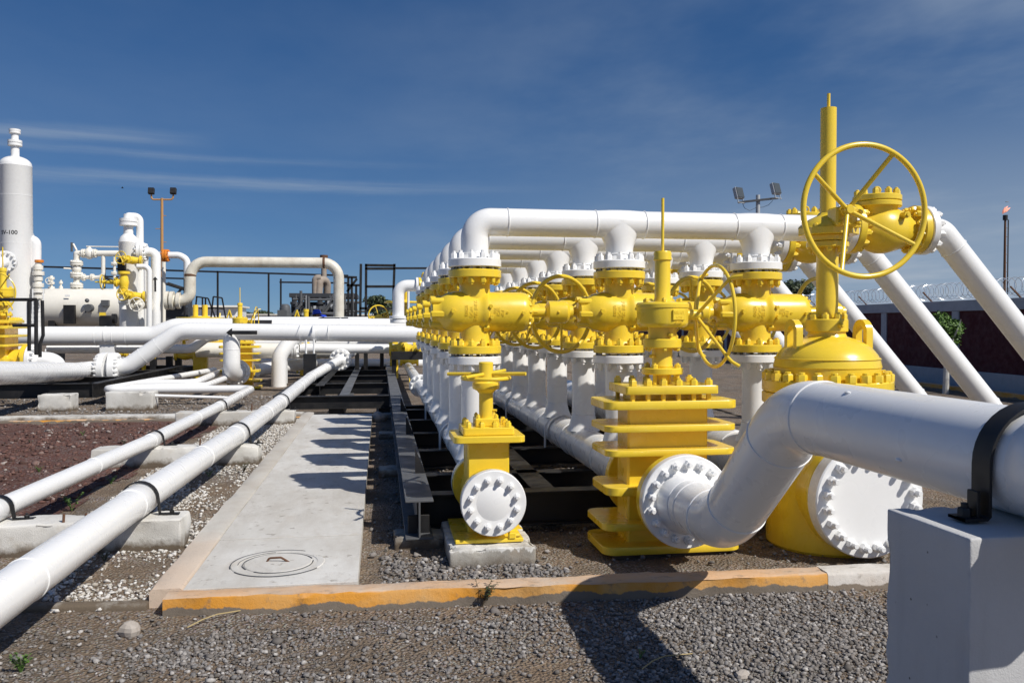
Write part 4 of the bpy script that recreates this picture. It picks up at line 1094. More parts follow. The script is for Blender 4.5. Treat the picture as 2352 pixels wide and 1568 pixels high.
t = thing('pipe_skid', 'black steel grid skid on the ground between the slab end and the white pipes', 'skid frame', (-.6, 14.6, 0))
for k, (x, y0, y1) in enumerate(((-1.72, 14.55, 24), (-.62, 14.65, 26), (-1.2, 17, 24))):
    b = MB(); ibeam(b, (x, y0, .32), (x, y1, .32), .17, .22); obj('long_beam', b, 'greysteel' if k == 1 else 'black', t)
for y in (14.55, 17.6, 20.2, 22.5, 24.7, 26):
    b = MB(); ibeam(b, (-1.75, y, .318), (.16, y, .318), .15, .22); obj('cross_beam', b, 'black', t)
for x in (-1.72, -.75, .1):
    b = MB(); b.box((x, 14.62, .05), (.25, .12, .12)); obj('foot', b, 'black', t)
q = at(712, 812, 18.9)
b = MB(); b.box((q.x, q.y, (q.z + .1) / 2), (.27, .24, q.z - .1)); obj('post', b, 'black', t)
for (u, v, Y) in ((820, 795, 23), (840, 795, 23), (877, 808, 24), (905, 815, 20.5)):
    q = at(u, v, Y); b = MB(); b.box((q.x, q.y, (q.z + .2) / 2), (.11, .11, q.z - .2)); obj('post', b, 'black', t)
b = MB(); q = at(903, 807, 20.4); b.box((q.x + .5, q.y, q.z - .1), (1.1, .12, .2)); obj('pipe_rest', b, 'black', t)

t = thing('left_skid', 'black steel box skid on concrete pads at the left edge', 'skid frame', (-6, 17.0, 0))
q = at(215, 895, 16.9)
b = MB(); ibeam(b, (q.x - 6, 16.9, .42), (q.x, 16.9, .42), .17, .27); obj('front_beam', b, 'black', t)
b = MB(); ibeam(b, (q.x, 16.82, .42), (q.x + .05, 24, .42), .17, .27); obj('side_beam', b, 'black', t)
for y in (19, 21.5, 24):
    b = MB(); ibeam(b, (q.x - 6, y, .418), (q.x, y, .418), .15, .25); obj('cross_beam', b, 'black', t)
for k, (u, v, w, h, Y, lab) in enumerate(((134, 941, .56, .29, 15.95, 'square limewashed concrete block in front of the left skid'), (304, 939, .80, .33, 15.9, 'wide limewashed concrete block with slanting shadows below the small white pipes'))):
    q = at(u, v, Y); tt = thing('concrete_block', lab, 'block', (q.x, Y, 0)); b = MB(); b.rough((q.x, Y, h / 2 - .02), (w, .4, h + .06), .02, .008, .05, k, .03); obj('block', b, 'sleeper', tt)

# ------------------------------------------------------------------ big white lines at the back left
def arrow_on(mb, c, d, r, L, w, head, hw_, ang=0.0):
    """flow arrow wrapped on the near side of a pipe: tail at c, pointing along d"""
    d = Vector(d).normalized(); near = Vector((0, -1, 0)); near = (near - d * near.dot(d)).normalized(); side = d.cross(near)
    def P_(s_, w_):
        a = w_ / r + ang; return c + d * s_ + (near * math.cos(a) + side * math.sin(a)) * (r + .003)
    n = 8
    for k in range(n):
        a, b_ = -w / 2 + w * k / n, -w / 2 + w * (k + 1) / n
        mb.add([P_(0, a), P_(L - head, a), P_(L - head, b_), P_(0, b_)], [(0, 1, 2, 3)])
        a, b_ = -hw_ / 2 + hw_ * k / n, -hw_ / 2 + hw_ * (k + 1) / n
        fa, fb = 1 - abs(a) / (hw_ / 2), 1 - abs(b_) / (hw_ / 2)
        mb.add([P_(L - head, a), P_(L - head + head * fa, a), P_(L - head + head * fb, b_), P_(L - head, b_)], [(0, 1, 2, 3)])
t = thing('main_pipe', 'front white main pipe with a black arrow, bending down to a big bolted flange', 'pipe', (-3, 19.6, .9))
Ym = 19.6
a0 = at(1060, 768.5, 18.9); a1 = at(412, 760, Ym); a2 = at(292, 842, Ym); a3 = at(232, 848, Ym); a4 = at(196, 850, Ym); a5 = at(172, 853, 18.7); a6 = at(-70, 858, 13.0)
r1 = .188
p = MB(); p.tube(fillet([a0, a1, a2, at(240, 846, Ym)], [0, .62, .55, 0], 12), r1, 40)
for u in (690, 755): p.weld(at(u, 765, 19.2), (1, 0, 0), r1, .006)
dd = (a2 - a1).normalized()
p.weld(a1 + dd * .55, dd, r1, .006); p.weld(a2 - dd * .42, dd, r1, .006)
obj('pipe', p, 'white', t, angle=40)
p = MB(); p.tube(fillet([at(246, 846, Ym), a4, a5, a6], .7, 8), r1, 40); 
obj('inlet_pipe', p, 'white', t, angle=40)
fx = at(250, 845.5, Ym)
for sg in (-1, 1):
    f = MB(); f.lathe(flange_prof(.355, .13, .25, r1, .10), TM(fx + Vector((sg * .008, 0, 0)), (sg, .12, 0)), 56); bolt_ring(f, 20, .30, .075, .06, .03, TM(fx + Vector((sg * .138, 0, 0)), (sg, .12, 0))); obj('flange', f, 'white', t)
ar = MB(); c0 = at(594, 757.5, 19.35); arrow_on(ar, Vector((c0.x, at(594, 763, 19.35).y, 0)) * 1 if False else at(594, 763.3, 19.35), (-1, .02, .0), r1, .67, .085, .13, .21, R(0)); obj('flow_arrow', ar, 'black', t)
leg = at(532, 800, 19.45)
p = MB(); p.tube(fillet([Vector((leg.x, 19.45, 1.35)), Vector((leg.x, 19.45, .43)), Vector((leg.x, 20.02, .43))], .34, 12), .185, 36)
p.weld((leg.x, 19.45, .98), (0, 0, 1), .185, .006)
obj('drop_leg', p, 'white', t, angle=40)
f = MB(); f.lathe(flange_prof(.31, .08, .22, .185, .06), TM((leg.x, 20.08, .43), (0, -1, 0)), 48); bolt_ring(f, 16, .255, .06, .045, .02, TM((leg.x, 20.0, .43), (0, -1, 0))); obj('flange', f, 'white', t)
b = MB(); q = at(712, 800, 18.98)
for s_ in (-.085, .085): b.rod((q.x + s_, q.y, q.z - .3), (q.x + s_, q.y, 1.2), .022, 10)
b.lathe([(r1 + .012, -.03), (r1 + .012, .03)], TM(at(722, 766, 19.15), (1, 0, 0)), 40); obj('support', b, 'white', t)
ribbed_valve('far ribbed yellow gate valve below the white pipe with the black arrow', (leg.x + .02, 20.50, .0))

t = thing('main_pipe', 'rear white main pipe with a second black arrow, lying above and behind the front one', 'pipe', (-3, 22, 1.4))
p = MB(); b0 = at(1080, 752, 21.8); b1 = at(404, 752, 22); b2 = at(352, 771, 22); b3 = at(-120, 772, 22); r2 = .235
p.tube(fillet([b0, b1, b2, b3], [0, .6, .6, 0], 10), r2, 40)
for u in (262, 222, 292): p.weld(at(u, 771.5, 22), (1, 0, 0), r2, .006)
p.lathe([(r2 + .012, -.015), (r2 + .012, .015)], TM(at(245, 771.5, 22), (1, .0, .12)), 40); p.lathe([(r2 + .012, -.02), (r2 + .012, .02)], TM(at(782, 752, 21.9), (1, 0, 0)), 40)
obj('pipe', p, 'white', t, angle=40)
ar = MB(); arrow_on(ar, at(627, 752, 21.9), (-1, .01, 0), r2, .66, .12, .15, .24, R(38)); obj('flow_arrow', ar, 'black', t)
q = at(248, 795, 22)
b = MB(); b.box((q.x, 22, (q.z + .1) / 2 + .3), (.34, .2, .5)); obj('support', b, 'white', t)
t = thing('main_pipe', 'third white pipe with a small black arrow behind the two main pipes', 'pipe', (-1, 24.5, 1.5))
p = MB(); p.tube([at(1070, 741, 24.4), at(590, 741, 24.5)], .17, 32); obj('pipe', p, 'white', t)
ar = MB(); arrow_on(ar, at(800, 741, 24.45), (-1, 0, 0), .17, .85, .1, .18, .22, R(48)); obj('flow_arrow', ar, 'black', t)

def simple_pipe(label, path, r, rad=.3, m='white', seg=20, name='pipe', fl=(), group=None, welds=()):
    t = thing(name, label, 'pipe', tuple(Vector(path[0])), 0, group)
    p = MB(); p.tube(fillet(path, rad, 8), r, seg); obj('run', p, m, t, angle=40)
    for c, ax, fr in fl:
        f = MB(); c = Vector(c); ax = Vector(ax).normalized()
        f.lathe(flange_prof(fr, fr * .28, fr * .65, r, fr * .2), TM(c + ax * .006, ax), 32); f.lathe(flange_prof(fr, fr * .28, fr * .65, r, fr * .2), TM(c - ax * .006, -ax), 32)
        for s_ in (-1, 1): bolt_ring(f, 8, fr * .82, fr * .22, fr * .17, fr * .05, TM(c + ax * s_ * (fr * .28 + .006), ax * s_))
        obj('flange', f, m, t)
    return t
# lower small-bore lines between the main pipes and the skids
simple_pipe('white pipe under the rear main pipe stepping up behind the bent front pipe', [at(110, 801, 22.6), at(440, 801, 22.6), at(474, 776, 22.6), at(500, 772, 22.6)], .118)
simple_pipe('white pipe running level behind the yellow ribbed valve to the left of its drop leg', [at(465, 786, 24.5), at(960, 788, 24.5)], .14)
simple_pipe('fat cream pipe with a strap close behind the drop leg', [at(452, 803, 23.2), at(770, 806, 23.2)], .20, m='cream')
simple_pipe('white pipe lying across the middle skid beyond the flanged ground pipe', [at(690, 800, 21.5), at(985, 801, 21.5)], .12, fl=[(at(676, 801, 21.5), (1, 0, 0), .24)])
simple_pipe('white pipe curving down from the flanged joint beside the black post', [at(672, 801, 21.45), at(646, 801, 21.45), at(646, 880, 21.45)], .155, .42)
simple_pipe('stout white pipe curving down behind the far ribbed valve', [at(705, 768, 21.6), at(672, 776, 21.4), at(641, 818, 21.2), at(641, 890, 21.2)], .185, .45)
simple_pipe('low white pipe behind the middle skid', [at(600, 834, 25), at(1000, 834, 25)], .13)
simple_pipe('white pipe crossing low behind the yellow ribbed valve', [at(590, 850, 22.8), at(720, 832, 24)], .17)
simple_pipe('very thin white pipe beside the elbow of the thinner ground pipe', [at(552, 914, 15.9), at(250, 905, 15.9), at(300, 897, 17.6)], .028, .08, seg=12)
simple_pipe('small white pipe with shadow stripes leading back from the left flange', [at(318, 881, 17.8), at(448, 879, 17.8), at(520, 848, 21.5)], .075, .3)
simple_pipe('second small white pipe bending back beside the striped one', [at(300, 890, 17.2), at(470, 886, 17.4), at(535, 862, 20.5)], .065, .3)
simple_pipe('thin level white pipe under the left flange', [at(262, 891, 17.4), at(345, 891, 17.4)], .05, .1)
simple_pipe('long thin pale pipe seen low behind the left skid', [at(105, 806, 25), at(330, 806, 25)], .06, .1)

def mini_valve(label, c, s=1.0, m='yellow', wheel=True, axis=(1, 0, 0), stem=(0, 0, 1)):
    """small flanged gate valve of the piping in the background"""
    t = thing('small_valve', label, 'valve', tuple(c), 0, None)
    a = Vector(axis).normalized(); st = Vector(stem).normalized(); c = Vector(c)
    b = MB(); b.lathe([(0, -.19 * s), (.10 * s, -.19 * s), (.10 * s, -.145 * s), (.06 * s, -.14 * s), (.075 * s, -.05 * s), (.085 * s, 0), (.075 * s, .05 * s), (.06 * s, .14 * s), (.10 * s, .145 * s), (.10 * s, .19 * s), (0, .19 * s)], TM(c, a), 20)
    b.lathe([(.06 * s, 0), (.06 * s, .10 * s), (.085 * s, .11 * s), (.085 * s, .15 * s), (.04 * s, .16 * s), (.03 * s, .34 * s), (.012 * s, .35 * s), (.012 * s, .48 * s), (0, .48 * s)], TM(c, st), 16)
    obj('body', b, m, t)
    if wheel:
        h = MB(); hw(h, .125 * s, .010 * s, TM(c + st * .36 * s, st), 4, 0, .022 * s, .007 * s, .5, .04 * s); obj('handwheel', h, m, t)
    return t
for u, v, Y, s_, lab, stm in ((425, 817, 24, 1.4, 'small yellow valve on a low white pipe left of the slanting bend', (0, -.3, 1)), (270, 811, 23, 1.3, 'small yellow valve peeping over the flange at far left', (0, 0, -1)), (330, 811, 23, 1.5, 'small yellow valve beside the top of the big flange', (0, 0, -1)),
                          (925, 801, 21.2, 1.8, 'round yellow valve body over the black rest by the manifold', (0, -1, .2)), (958, 803, 20.8, 1.6, 'yellow valve body half hidden by the nearest left risers', (0, -1, .1)), (940, 829, 22.5, 1.3, 'little yellow drain valve below the black rest', (0, -.4, -1)),
                          (500, 781, 23.4, 1.7, 'yellow flanged valve tucked below the front main pipe', (0, .5, 1)), (690, 796, 23.5, 1.3, 'yellow valve top showing just under the main pipes by the post', (0, 0, 1))):
    mini_valve(lab, at(u, v, Y), s_, wheel=u < 450, stem=stm)

# yellow stems poking over the pipes
def stem_valve(label, u, vtop, Y, r, vrod=None, twin=0.0, disc=None, zb=1.2, z0=0.0):
    t = thing('rising_stem_valve', label, 'valve', (at(u, vtop, Y).x, Y, 0)); q = at(u, vtop, Y)
    b = MB(); b.box((q.x, Y, .45 + z0 / 2), (.36, .25, .9 - z0), ch=.02); b.box((q.x, Y, .93), (.5, .35, .06), ch=.005); b.rod((q.x, Y, .9), (q.x, Y, zb), .07, 16); obj('body', b, 'yellow', t)
    b = MB()
    for s_ in ((-twin, twin) if twin else (0,)):
        b.rod((q.x + s_, Y, zb), (q.x + s_, Y, q.z), r, 16)
    if not twin: b.disc(r * 1.16, q.z - .09, q.z, TM((q.x, Y, 0)), 20)
    obj('stem_cover', b, 'yellow', t)
    if disc: h = MB(); h.disc(disc[0], disc[1] - .025, disc[1] + .025, TM((q.x, Y, 0)), 32); h.disc(disc[0] * .4, disc[1] - .12, disc[1] + .06, TM((q.x, Y, 0)), 24); obj('handwheel', h, 'yellow', t)
    if vrod: q2 = at(u, vrod, Y); b = MB(); b.rod((q.x, Y, q.z), q2, .012, 8); obj('indicator_rod', b, 'galv', t)
stem_valve('yellow valve stem with thin rod standing above the third pipe near the two workers', 703, 710, 25.5, .075, 678)
stem_valve('yellow valve with two short posts and flat disc above the left bend', 460, 700, 23.6, .07, None, .125, (.62, at(460, 731, 23.6).z))
stem_valve('yellow twin post valve with a flat handwheel beside the white elbow near the manifold', 924, 662, 23.4, .075, None, .115, (.50, at(924, 694, 23.4).z), 1.75, .62)
t = thing('gear_valve', 'low yellow geared valve with an upright handwheel right of the black ladder frame', 'valve', tuple(at(890, 731, 24)))
b = MB(); b.rod(at(848, 732, 24), at(905, 732, 24), .075, 14); b.lathe([(0, -.1), (.2, -.1), (.22, 0), (.2, .1), (0, .1)], TM(at(905, 732, 24), (1, 0, 0)), 20); b.rod(at(870, 733, 24), at(870, 731, 23.7), .12, 14)
b.rod(at(885, 728, 24), at(885, 722, 24), .05, 10); b.box(at(905, 745, 24), (.3, .3, .3)); b.rod(at(905, 740, 24), Vector((at(905, 740, 24).x, 24, 0)), .12, 16)
obj('body', b, 'yellow', t)
h = MB(); hw(h, .28, .02, TM(at(869, 724, 23.8), (.25, -1, 0)), 4, 0, .04, .012, .3); obj('handwheel', h, 'yellow', t)
for u, lab in ((527, 'yellow folding tripod stand in front of the white hut'), (682, 'yellow tripod stand in front of the dark compressor')):
    t = thing('tripod_stand', lab, 'stand', tuple(at(u, 735, 27))); b = MB(); q = at(u, 712, 27)
    for dx, dy in ((-.14, 0), (.14, 0), (.0, .2)): b.rod(q, (q.x + dx, q.y + dy, at(u, 745, 27).z), .022, 8)
    b.rod((q.x, q.y, at(u, 745, 27).z), (q.x, q.y, 0), .03, 8)
    obj('legs', b, 'yellow', t)

# white elbow with check valve behind the manifold
t = simple_pipe('white standpipe with a round elbow leading right into a small yellow check valve', [at(915, 742, 20), at(915, 656, 20), at(957, 656, 20)], .14, .36)
f = MB(); f.disc(.2, 0, .06, TM(at(955, 656, 20), (1, 0, 0)), 32); obj('flange', f, 'white', t)
f = MB(); q = at(915, 732, 20); f.disc(.22, 0, .07, TM(q), 32); f.disc(.2, -.1, -.01, TM(q), 32); obj('foot_flange', f, 'white', t)
t = thing('swing_valve', 'small yellow check valve above the far end of the left valve column', 'valve', tuple(at(966, 656, 20)))
q = at(966, 656, 20); b = MB(); b.lathe([(0, -.07), (.2, -.07), (.2, -.01), (.13, .0), (.15, .12), (.16, .2), (.13, .4), (.2, .41), (.2, .47), (0, .47)], TM(q, (1, .2, 0)), 28); b.rod(q + Vector((.2, 0, .1)), q + Vector((.2, 0, .22)), .13, 20); b.disc(.19, .2, .27, TM(q + Vector((.2, 0, 0))), 28)
bolt_ring(b, 8, .15, .05, .04, .01, TM(q + Vector((.2, 0, .27)))); obj('body', b, 'yellow', t)
simple_pipe('thin white upright tube under the far check valve', [at(938, 668, 21), at(938, 760, 21)], .03, .1, seg=10)

# inverted U pipe
Yu = 25.5
t = simple_pipe('large white inverted U pipe with a rusty joint rising above the main pipes', [at(392, 690, Yu), at(437, 690, Yu), at(437, 601, Yu), at(778, 604, Yu), at(778, 750, Yu)], .158, .46, 'rustwhite', 32)
b = MB(); q = at(437, 632, Yu)
for c, ax in ((at(437, 632, Yu), (0, 0, 1)), (at(744, 603.6, Yu), (1, 0, 0))): b.lathe([(.162, -.035), (.166, -.02), (.166, .02), (.162, .035)], TM(c, ax), 32)
obj('rusty_joint', b, 'rust', t)
f = MB()
for k, r_ in ((-.12, .27), (.02, .27), (.2, .24)): f.disc(r_, k, k + .1, TM(at(390, 690, Yu), (1, 0, 0)), 28)
obj('flange', f, 'rustwhite', t)

# tall vessel with stencilled tag
t = thing('tall_vessel', 'tall white pressure vessel stencilled SV-100 at the left edge', 'vessel', tuple(at(35, 700, 26.5) - Vector((0, 0, at(35, 700, 26.5).z))))
q = at(35.5, 355, 26.5); rv = .43; zt = q.z - .02
b = MB(); prof = [(rv, 0), (rv, zt - .34), (rv + .006, zt - .33), (rv, zt - .32)] + [(rv * math.cos(R(a)), zt - .30 + .27 * math.sin(R(a))) for a in (0, 15, 30, 45, 60, 75, 85)] + [(0, zt - .03)]
b.lathe(prof, TM((q.x, q.y, 0)), 64)
for z in (zt - 2.6, zt - 1.2): b.torus(rv, .006, TM((q.x, q.y, z)), 64, 6)
obj('shell', b, 'white', t, angle=40)
b = MB(); c = TM((q.x - .01, q.y, zt - .05))
b.lathe([(.115, 0), (.115, .30), (.19, .32), (.19, .39), (.16, .395), (.16, .405), (.19, .41), (.19, .48), (.10, .50), (.10, .66), (.15, .68), (.15, .74), (.155, .745), (.155, .80), (0, .80)], c, 28)
obj('top_nozzle', b, 'white', t)
l = MB(); zc = at(18, 533, 26).z; q2 = at(18.5, 533, 26.05)
a_c = math.asin(max(-1, min(1, (q2.x - q.x) / rv)))
def wrapv(p): a = a_c + p.x / rv; return (q.x + (rv + .003 + p.z) * math.sin(a), q.y - (rv + .003 + p.z) * math.cos(a), zc + p.y)
text_mb('SV-100', .165, wrapv, l, .001); obj('stencil', l, 'black', t, smooth=False)
q3 = at(8, 605, 25.9); f = MB(); f.tube(fillet([at(20, 600, 26), at(8, 602, 25.4), at(-14, 612, 25.0), at(-14, 640, 25.0)], .3, 8), .16, 24); f.disc(.31, -.06, .06, TM(at(11, 601, 25.45), (at(20, 600, 26) - at(8, 602, 25.4))), 32); bolt_ring(f, 14, .26, .06, .05, .02, TM(at(10, 601, 25.38), -(at(20, 600, 26) - at(8, 602, 25.4)))); obj('side_nozzle', f, 'white', t)
f = MB(); f.tube(fillet([at(60, 552, 26.6), at(82, 552, 26.6), at(82, 760, 26.6)], .38, 8), .15, 24); f.disc(.24, -.07, .07, TM(at(68, 552, 26.6), (1, 0, 0)), 28); obj('bypass_pipe', f, 'white', t)
f = MB(); q4 = at(89, 600, 26.3)
for v_, r_ in ((615, .13), (628, .16), (640, .12), (655, .15), (668, .17), (682, .13)): f.disc(r_, -.06, .06, TM(at(88, v_, 26.3)), 20)
f.rod(at(88, 604, 26.3), at(88, 700, 26.3), .09, 16); obj('relief_stack', f, 'cream', t)
f = MB(); f.disc(.12, -.04, .04, TM(at(90, 600, 26.3)), 20); obj('orange_cap', f, 'orange', t)
f = MB()
for k in range(7): f.rod(at(75, 670 + k * 11, 26.0), at(100, 672 + k * 11, 26.0), .012, 6)
f.rod(at(75, 664, 26), at(75, 745, 26), .018, 8); f.rod(at(100, 664, 26), at(100, 745, 26), .018, 8)
obj('gauge_bridle', f, 'white', t)

# left yellow ribbed valve with its wheel towards the camera
q = at(9, 800, 19.3)
ribbed_valve('ribbed yellow gate valve at the left edge in front of the tall vessel', (q.x, 19.3, .25), R(-90)).scale = (1.22, 1.22, 1.22)
t = thing('flanged_spool', 'short white flanged pipe piece bolted to the left ribbed valve', 'pipe', (q.x + .52, 19.3, .76)); f = MB(); f.lathe(flange_prof(.355, .09, .24, .19, .10), TM((q.x + .518, 19.3, .762), (1, 0, 0)), 48); bolt_ring(f, 16, .30, .068, .05, .025, TM((q.x + .608, 19.3, .762), (1, 0, 0))); obj('flange', f, 'white', t)
f = MB(); f.tube(fillet([(q.x + .66, 19.3, .762), (q.x + 1.0, 19.3, .762), (q.x + 1.0, 19.8, .30)], .2, 6), .185, 28); obj('elbow', f, 'white', t)
t = thing('guard_frame', 'black pipe railing beside the left ribbed valve', 'railing', tuple(at(60, 800, 16.6)))
b = MB(); Yf = 16.6
for path in ([at(97, 690, Yf + 1.5), at(99, 770, Yf + 1.5), at(92, 790, Yf + 1.5), at(92, 820, Yf + 1.5)], [at(83, 688, Yf), at(83, 815, Yf)], [at(67, 686, Yf + .6), at(67, 806, Yf + .6)]):
    b = MB(); b.tube(path, .034, 10); obj('post', b, 'black', t)
for p0, p1 in ((at(-20, 688, Yf), at(84, 688, Yf)), (at(30, 747, Yf), at(84, 747, Yf))):
    b = MB(); b.rod(p0, p1, .032, 10); obj('rail', b, 'black', t)

# horizontal tank
t = thing('horizontal_tank', 'pale grey horizontal tank with a dark control panel behind the main pipes', 'tank', tuple(at(200, 745, 30)))
Yt = 30.0; cz = at(190, 706, Yt); rt = .635; xl = at(100, 706, Yt).x; xr = at(300, 706, Yt).x
b = MB(); b.lathe([(0, xl - .2), (rt * .4, xl - .17), (rt * .75, xl - .09), (rt * .95, xl + .0), (rt, xl + .12), (rt, xr), (rt * .8, xr + .15), (0, xr + .22)], TM((0, Yt, cz.z), (1, 0, 0)), 56); obj('shell', b, 'cream', t, angle=40)
b = MB()
for x in (xl + .4, xr - .5): b.box((x, Yt, (cz.z - .4) / 2), (.2, .9, cz.z - .4))
obj('saddle', b, 'black', t)
b = MB(); b.box(at(160, 722, Yt - .72), (.34, .16, .62)); obj('control_panel', b, 'black', t)
b = MB(); b.lathe([(0, 0), (.12, 0), (.13, .03), (.13, .22), (0, .22)], TM(at(202, 707, Yt - .95), (0, 1, 0)), 24); b.ell(at(200, 690, Yt - .8), (.07, .07, .07), 14, 8); b.rod(at(196, 718, Yt - .7), at(200, 706, Yt - .7), .02, 8); obj('gauge', b, 'greysteel', t)
b = MB(); b.box(at(242, 696, Yt - .7), (.24, .14, .2)); obj('junction_box', b, 'greysteel', t)
b = MB(); b.box(at(155, 679, Yt - .645), (.16, .01, .07)); obj('nameplate', b, 'white', t)
for u, v0, v1, s_ in ((118, 633, 668, 1.0), (140, 643, 668, .6)):
    b = MB(); b.rod(at(u, v1, Yt), at(u, v0, Yt), .05 * s_, 14)
    for k in range(3): b.disc(.10 * s_, -.04, .04, TM(at(u, v0 + 6 + k * 11, Yt)), 18)
    obj('top_fitting', b, 'cream', t)
b = MB(); hw(b, .11, .012, TM(at(113, 645, Yt - .2), (.3, -1, 0)), 4, 0, .03, .01); obj('top_handwheel', b, 'cream', t)

# separator column with its piping
Yc = 25.5
t = thing('separator_column', 'slim white separator column with a gooseneck pipe on its top', 'vessel', tuple(at(295, 745, Yc)))
q = at(295, 548, Yc); rc = .262; b = MB()
b.lathe([(rc, 0), (rc, q.z - .12), (rc + .006, q.z - .11), (rc * .96, q.z - .04), (rc * .8, q.z + .05), (rc * .5, q.z + .13), (.13, q.z + .2), (.13, q.z + .36), (.24, q.z + .37), (.24, q.z + .46), (.2, q.z + .465), (.2, q.z + .475), (.24, q.z + .48), (.24, q.z + .57), (.13, q.z + .58), (.12, q.z + .7)], TM((q.x, Yc, 0)), 48)
b.lathe([(.26, -.1), (.2, .1), (.14, .35), (.14, .45)], TM(at(297, 578, Yc), (1, -.25, 0)), 28)
obj('shell', b, 'white', t, angle=40)
b = MB(); z1 = at(297, 500, Yc).z
b.tube(fillet([(q.x, Yc, q.z + .6), (q.x, Yc, z1 + .05), (q.x + .29, Yc + .1, z1 + .05), (q.x + .29, Yc + .1, .3)], .145, 10), .10, 24); obj('gooseneck', b, 'white', t, angle=40)
def flp(c, ax, r_, n=10):
    f = MB(); ax = Vector(ax).normalized()
    for sg in (-1, 1): f.lathe(flange_prof(r_, r_ * .32, r_ * .6, r_ * .45, r_ * .2), TM(Vector(c) + ax * sg * .006, ax * sg), 32); bolt_ring(f, n, r_ * .82, r_ * .24, r_ * .2, .01, TM(Vector(c) + ax * sg * (.006 + r_ * .32), ax * sg))
    return f
obj('side_flange', flp(at(325, 579, Yc - .1), (1, 0, 0), .27, 12), 'white', t)
simple_pipe('white pipe with a black up arrow standing right of the separator column', [at(330, 579, Yc - .1), at(358, 579, Yc - .1), at(358, 760, Yc - .1)], .135, .36)
ar = MB(); c0 = at(358, 670, Yc - .1); arrow_on(ar, c0, (0, 0, 1), .135, .43, .05, .09, .15, R(8)); o = [x for x in COL.objects if x.get('label', '').startswith('white pipe with a black up arrow')][0]
obj('flow_arrow', ar, 'black', o)
simple_pipe('thin white pipe bending down beside the up arrow pipe', [at(315, 612, Yc - .6), at(343, 612, Yc - .6), at(343, 770, Yc - .6)], .075, .2)
simple_pipe('white pipe with an orange flange dropping behind the inverted U pipe', [at(350, 586, Yc + 1), at(412, 586, Yc + 1), at(430, 596, Yc + 1), at(430, 640, Yc + 1)], .10, .3)
t = thing('orange_flange', 'bright orange bolted flange on a white pipe', 'flange', tuple(at(380, 587, Yc + 1))); obj('flange', flp(at(380, 587, Yc + 1), (1, 0, 0), .19), 'orange', t)
simple_pipe('cream upright pipe behind the up arrow pipe', [at(376, 600, Yc + 1.5), at(376, 760, Yc + 1.5)], .06, .2, 'cream')
simple_pipe('dark upright pipe behind the up arrow pipe', [at(369, 640, Yc + 1.4), at(369, 760, Yc + 1.4)], .06, .2, 'greysteel')
simple_pipe('thin white pipe behind the separator column', [at(335, 590, Yc + .8), at(335, 760, Yc + .8)], .07, .2)
mini_valve('yellow valve with handwheel on the upper front of the separator column', at(304, 598, Yc - .55), 1.35, axis=(1, .1, 0), stem=(-.4, -1, .1))
mini_valve('yellow valve with handwheel on the lower front of the separator column', at(310, 680, Yc - .55), 1.45, axis=(1, .1, 0), stem=(-.4, -1, .1))
mini_valve('yellow valve lying left with its stem pointing away from the separator column', at(285, 648, Yc - .6), 1.6, axis=(0, 0, 1), stem=(-1, 0, 0))
mini_valve('white valve with spoked handwheel right of the separator column', at(326, 700, Yc - .4), 1.5, 'cream', axis=(1, 0, 0), stem=(0, -1, 0))
t = thing('chart_box', 'black instrument box hanging on the separator column', 'box', tuple(at(281, 610, Yc - .4))); b = MB(); b.box(at(280, 612, Yc - .42), (.2, .16, .46)); b.rod(at(282, 590, Yc - .42), at(282, 636, Yc - .42), .015, 8); obj('case', b, 'black', t)
t = simple_pipe('short white drain with a flange under the leftward yellow valve', [at(284, 660, Yc - .6), at(284, 710, Yc - .6)], .075, .1, fl=[(at(283, 692, Yc - .6), (0, 0, 1), .13)])
# control manifold left of the column
t = simple_pipe('cream control manifold with valves and flanges left of the separator column', [at(275, 582, Yt), at(176, 582, Yt), at(176, 668, Yt)], .1, .02, 'cream', fl=[(at(176, 605, Yt), (0, 0, 1), .2), (at(176, 632, Yt), (0, 0, 1), .2), (at(176, 656, Yt), (0, 0, 1), .2), (at(192, 582, Yt), (1, 0, 0), .15), (at(217, 582, Yt), (1, 0, 0), .15)])
b = MB(); b.ell(at(205, 582, Yt), (.16, .16, .2), 20, 10); b.rod(at(205, 582, Yt), at(205, 566, Yt), .05, 12); b.rod(at(198, 566, Yt), at(274, 567, Yt), .02, 8); b.ell(at(176, 618, Yt), (.15, .15, .18), 18, 10); b.rod(at(176, 618, Yt), at(146, 616, Yt - .2), .025, 8); b.rod(at(176, 575, Yt), at(168, 560, Yt), .035, 10); obj('valve_bodies', b, 'cream', t)
b = MB(); b.rod(at(165, 557, Yt), at(165, 578, Yt), .04, 10); obj('relief_cap', b, 'greysteel', t)
t = simple_pipe('cream return loop below the control manifold', [at(237, 585, Yt), at(237, 637, Yt), at(180, 637, Yt)], .065, .18, 'cream', fl=[(at(212, 637, Yt), (1, 0, 0), .12), (at(192, 637, Yt), (1, 0, 0), .12)])
simple_pipe('thin cream valve tree just left of the separator column', [at(263, 590, Yt), at(263, 668, Yt)], .045, .1, 'cream', fl=[(at(262, 606, Yt), (0, 0, 1), .1), (at(262, 628, Yt), (0, 0, 1), .1)])
t = thing('pump_unit', 'small black and yellow pump motor in front of the separator column foot', 'pump', tuple(at(250, 738, 24.5))); b = MB(); b.box(at(246, 737, 24.5), (.34, .3, .3), ch=.03); b.lathe([(0, 0), (.14, 0), (.14, .1), (0, .1)], TM(at(258, 732, 24.5), (1, 0, 0)), 18); obj('motor', b, 'black', t)
b = MB(); b.box(at(236, 735, 24.5), (.14, .14, .42)); obj('bracket', b, 'yellow', t)

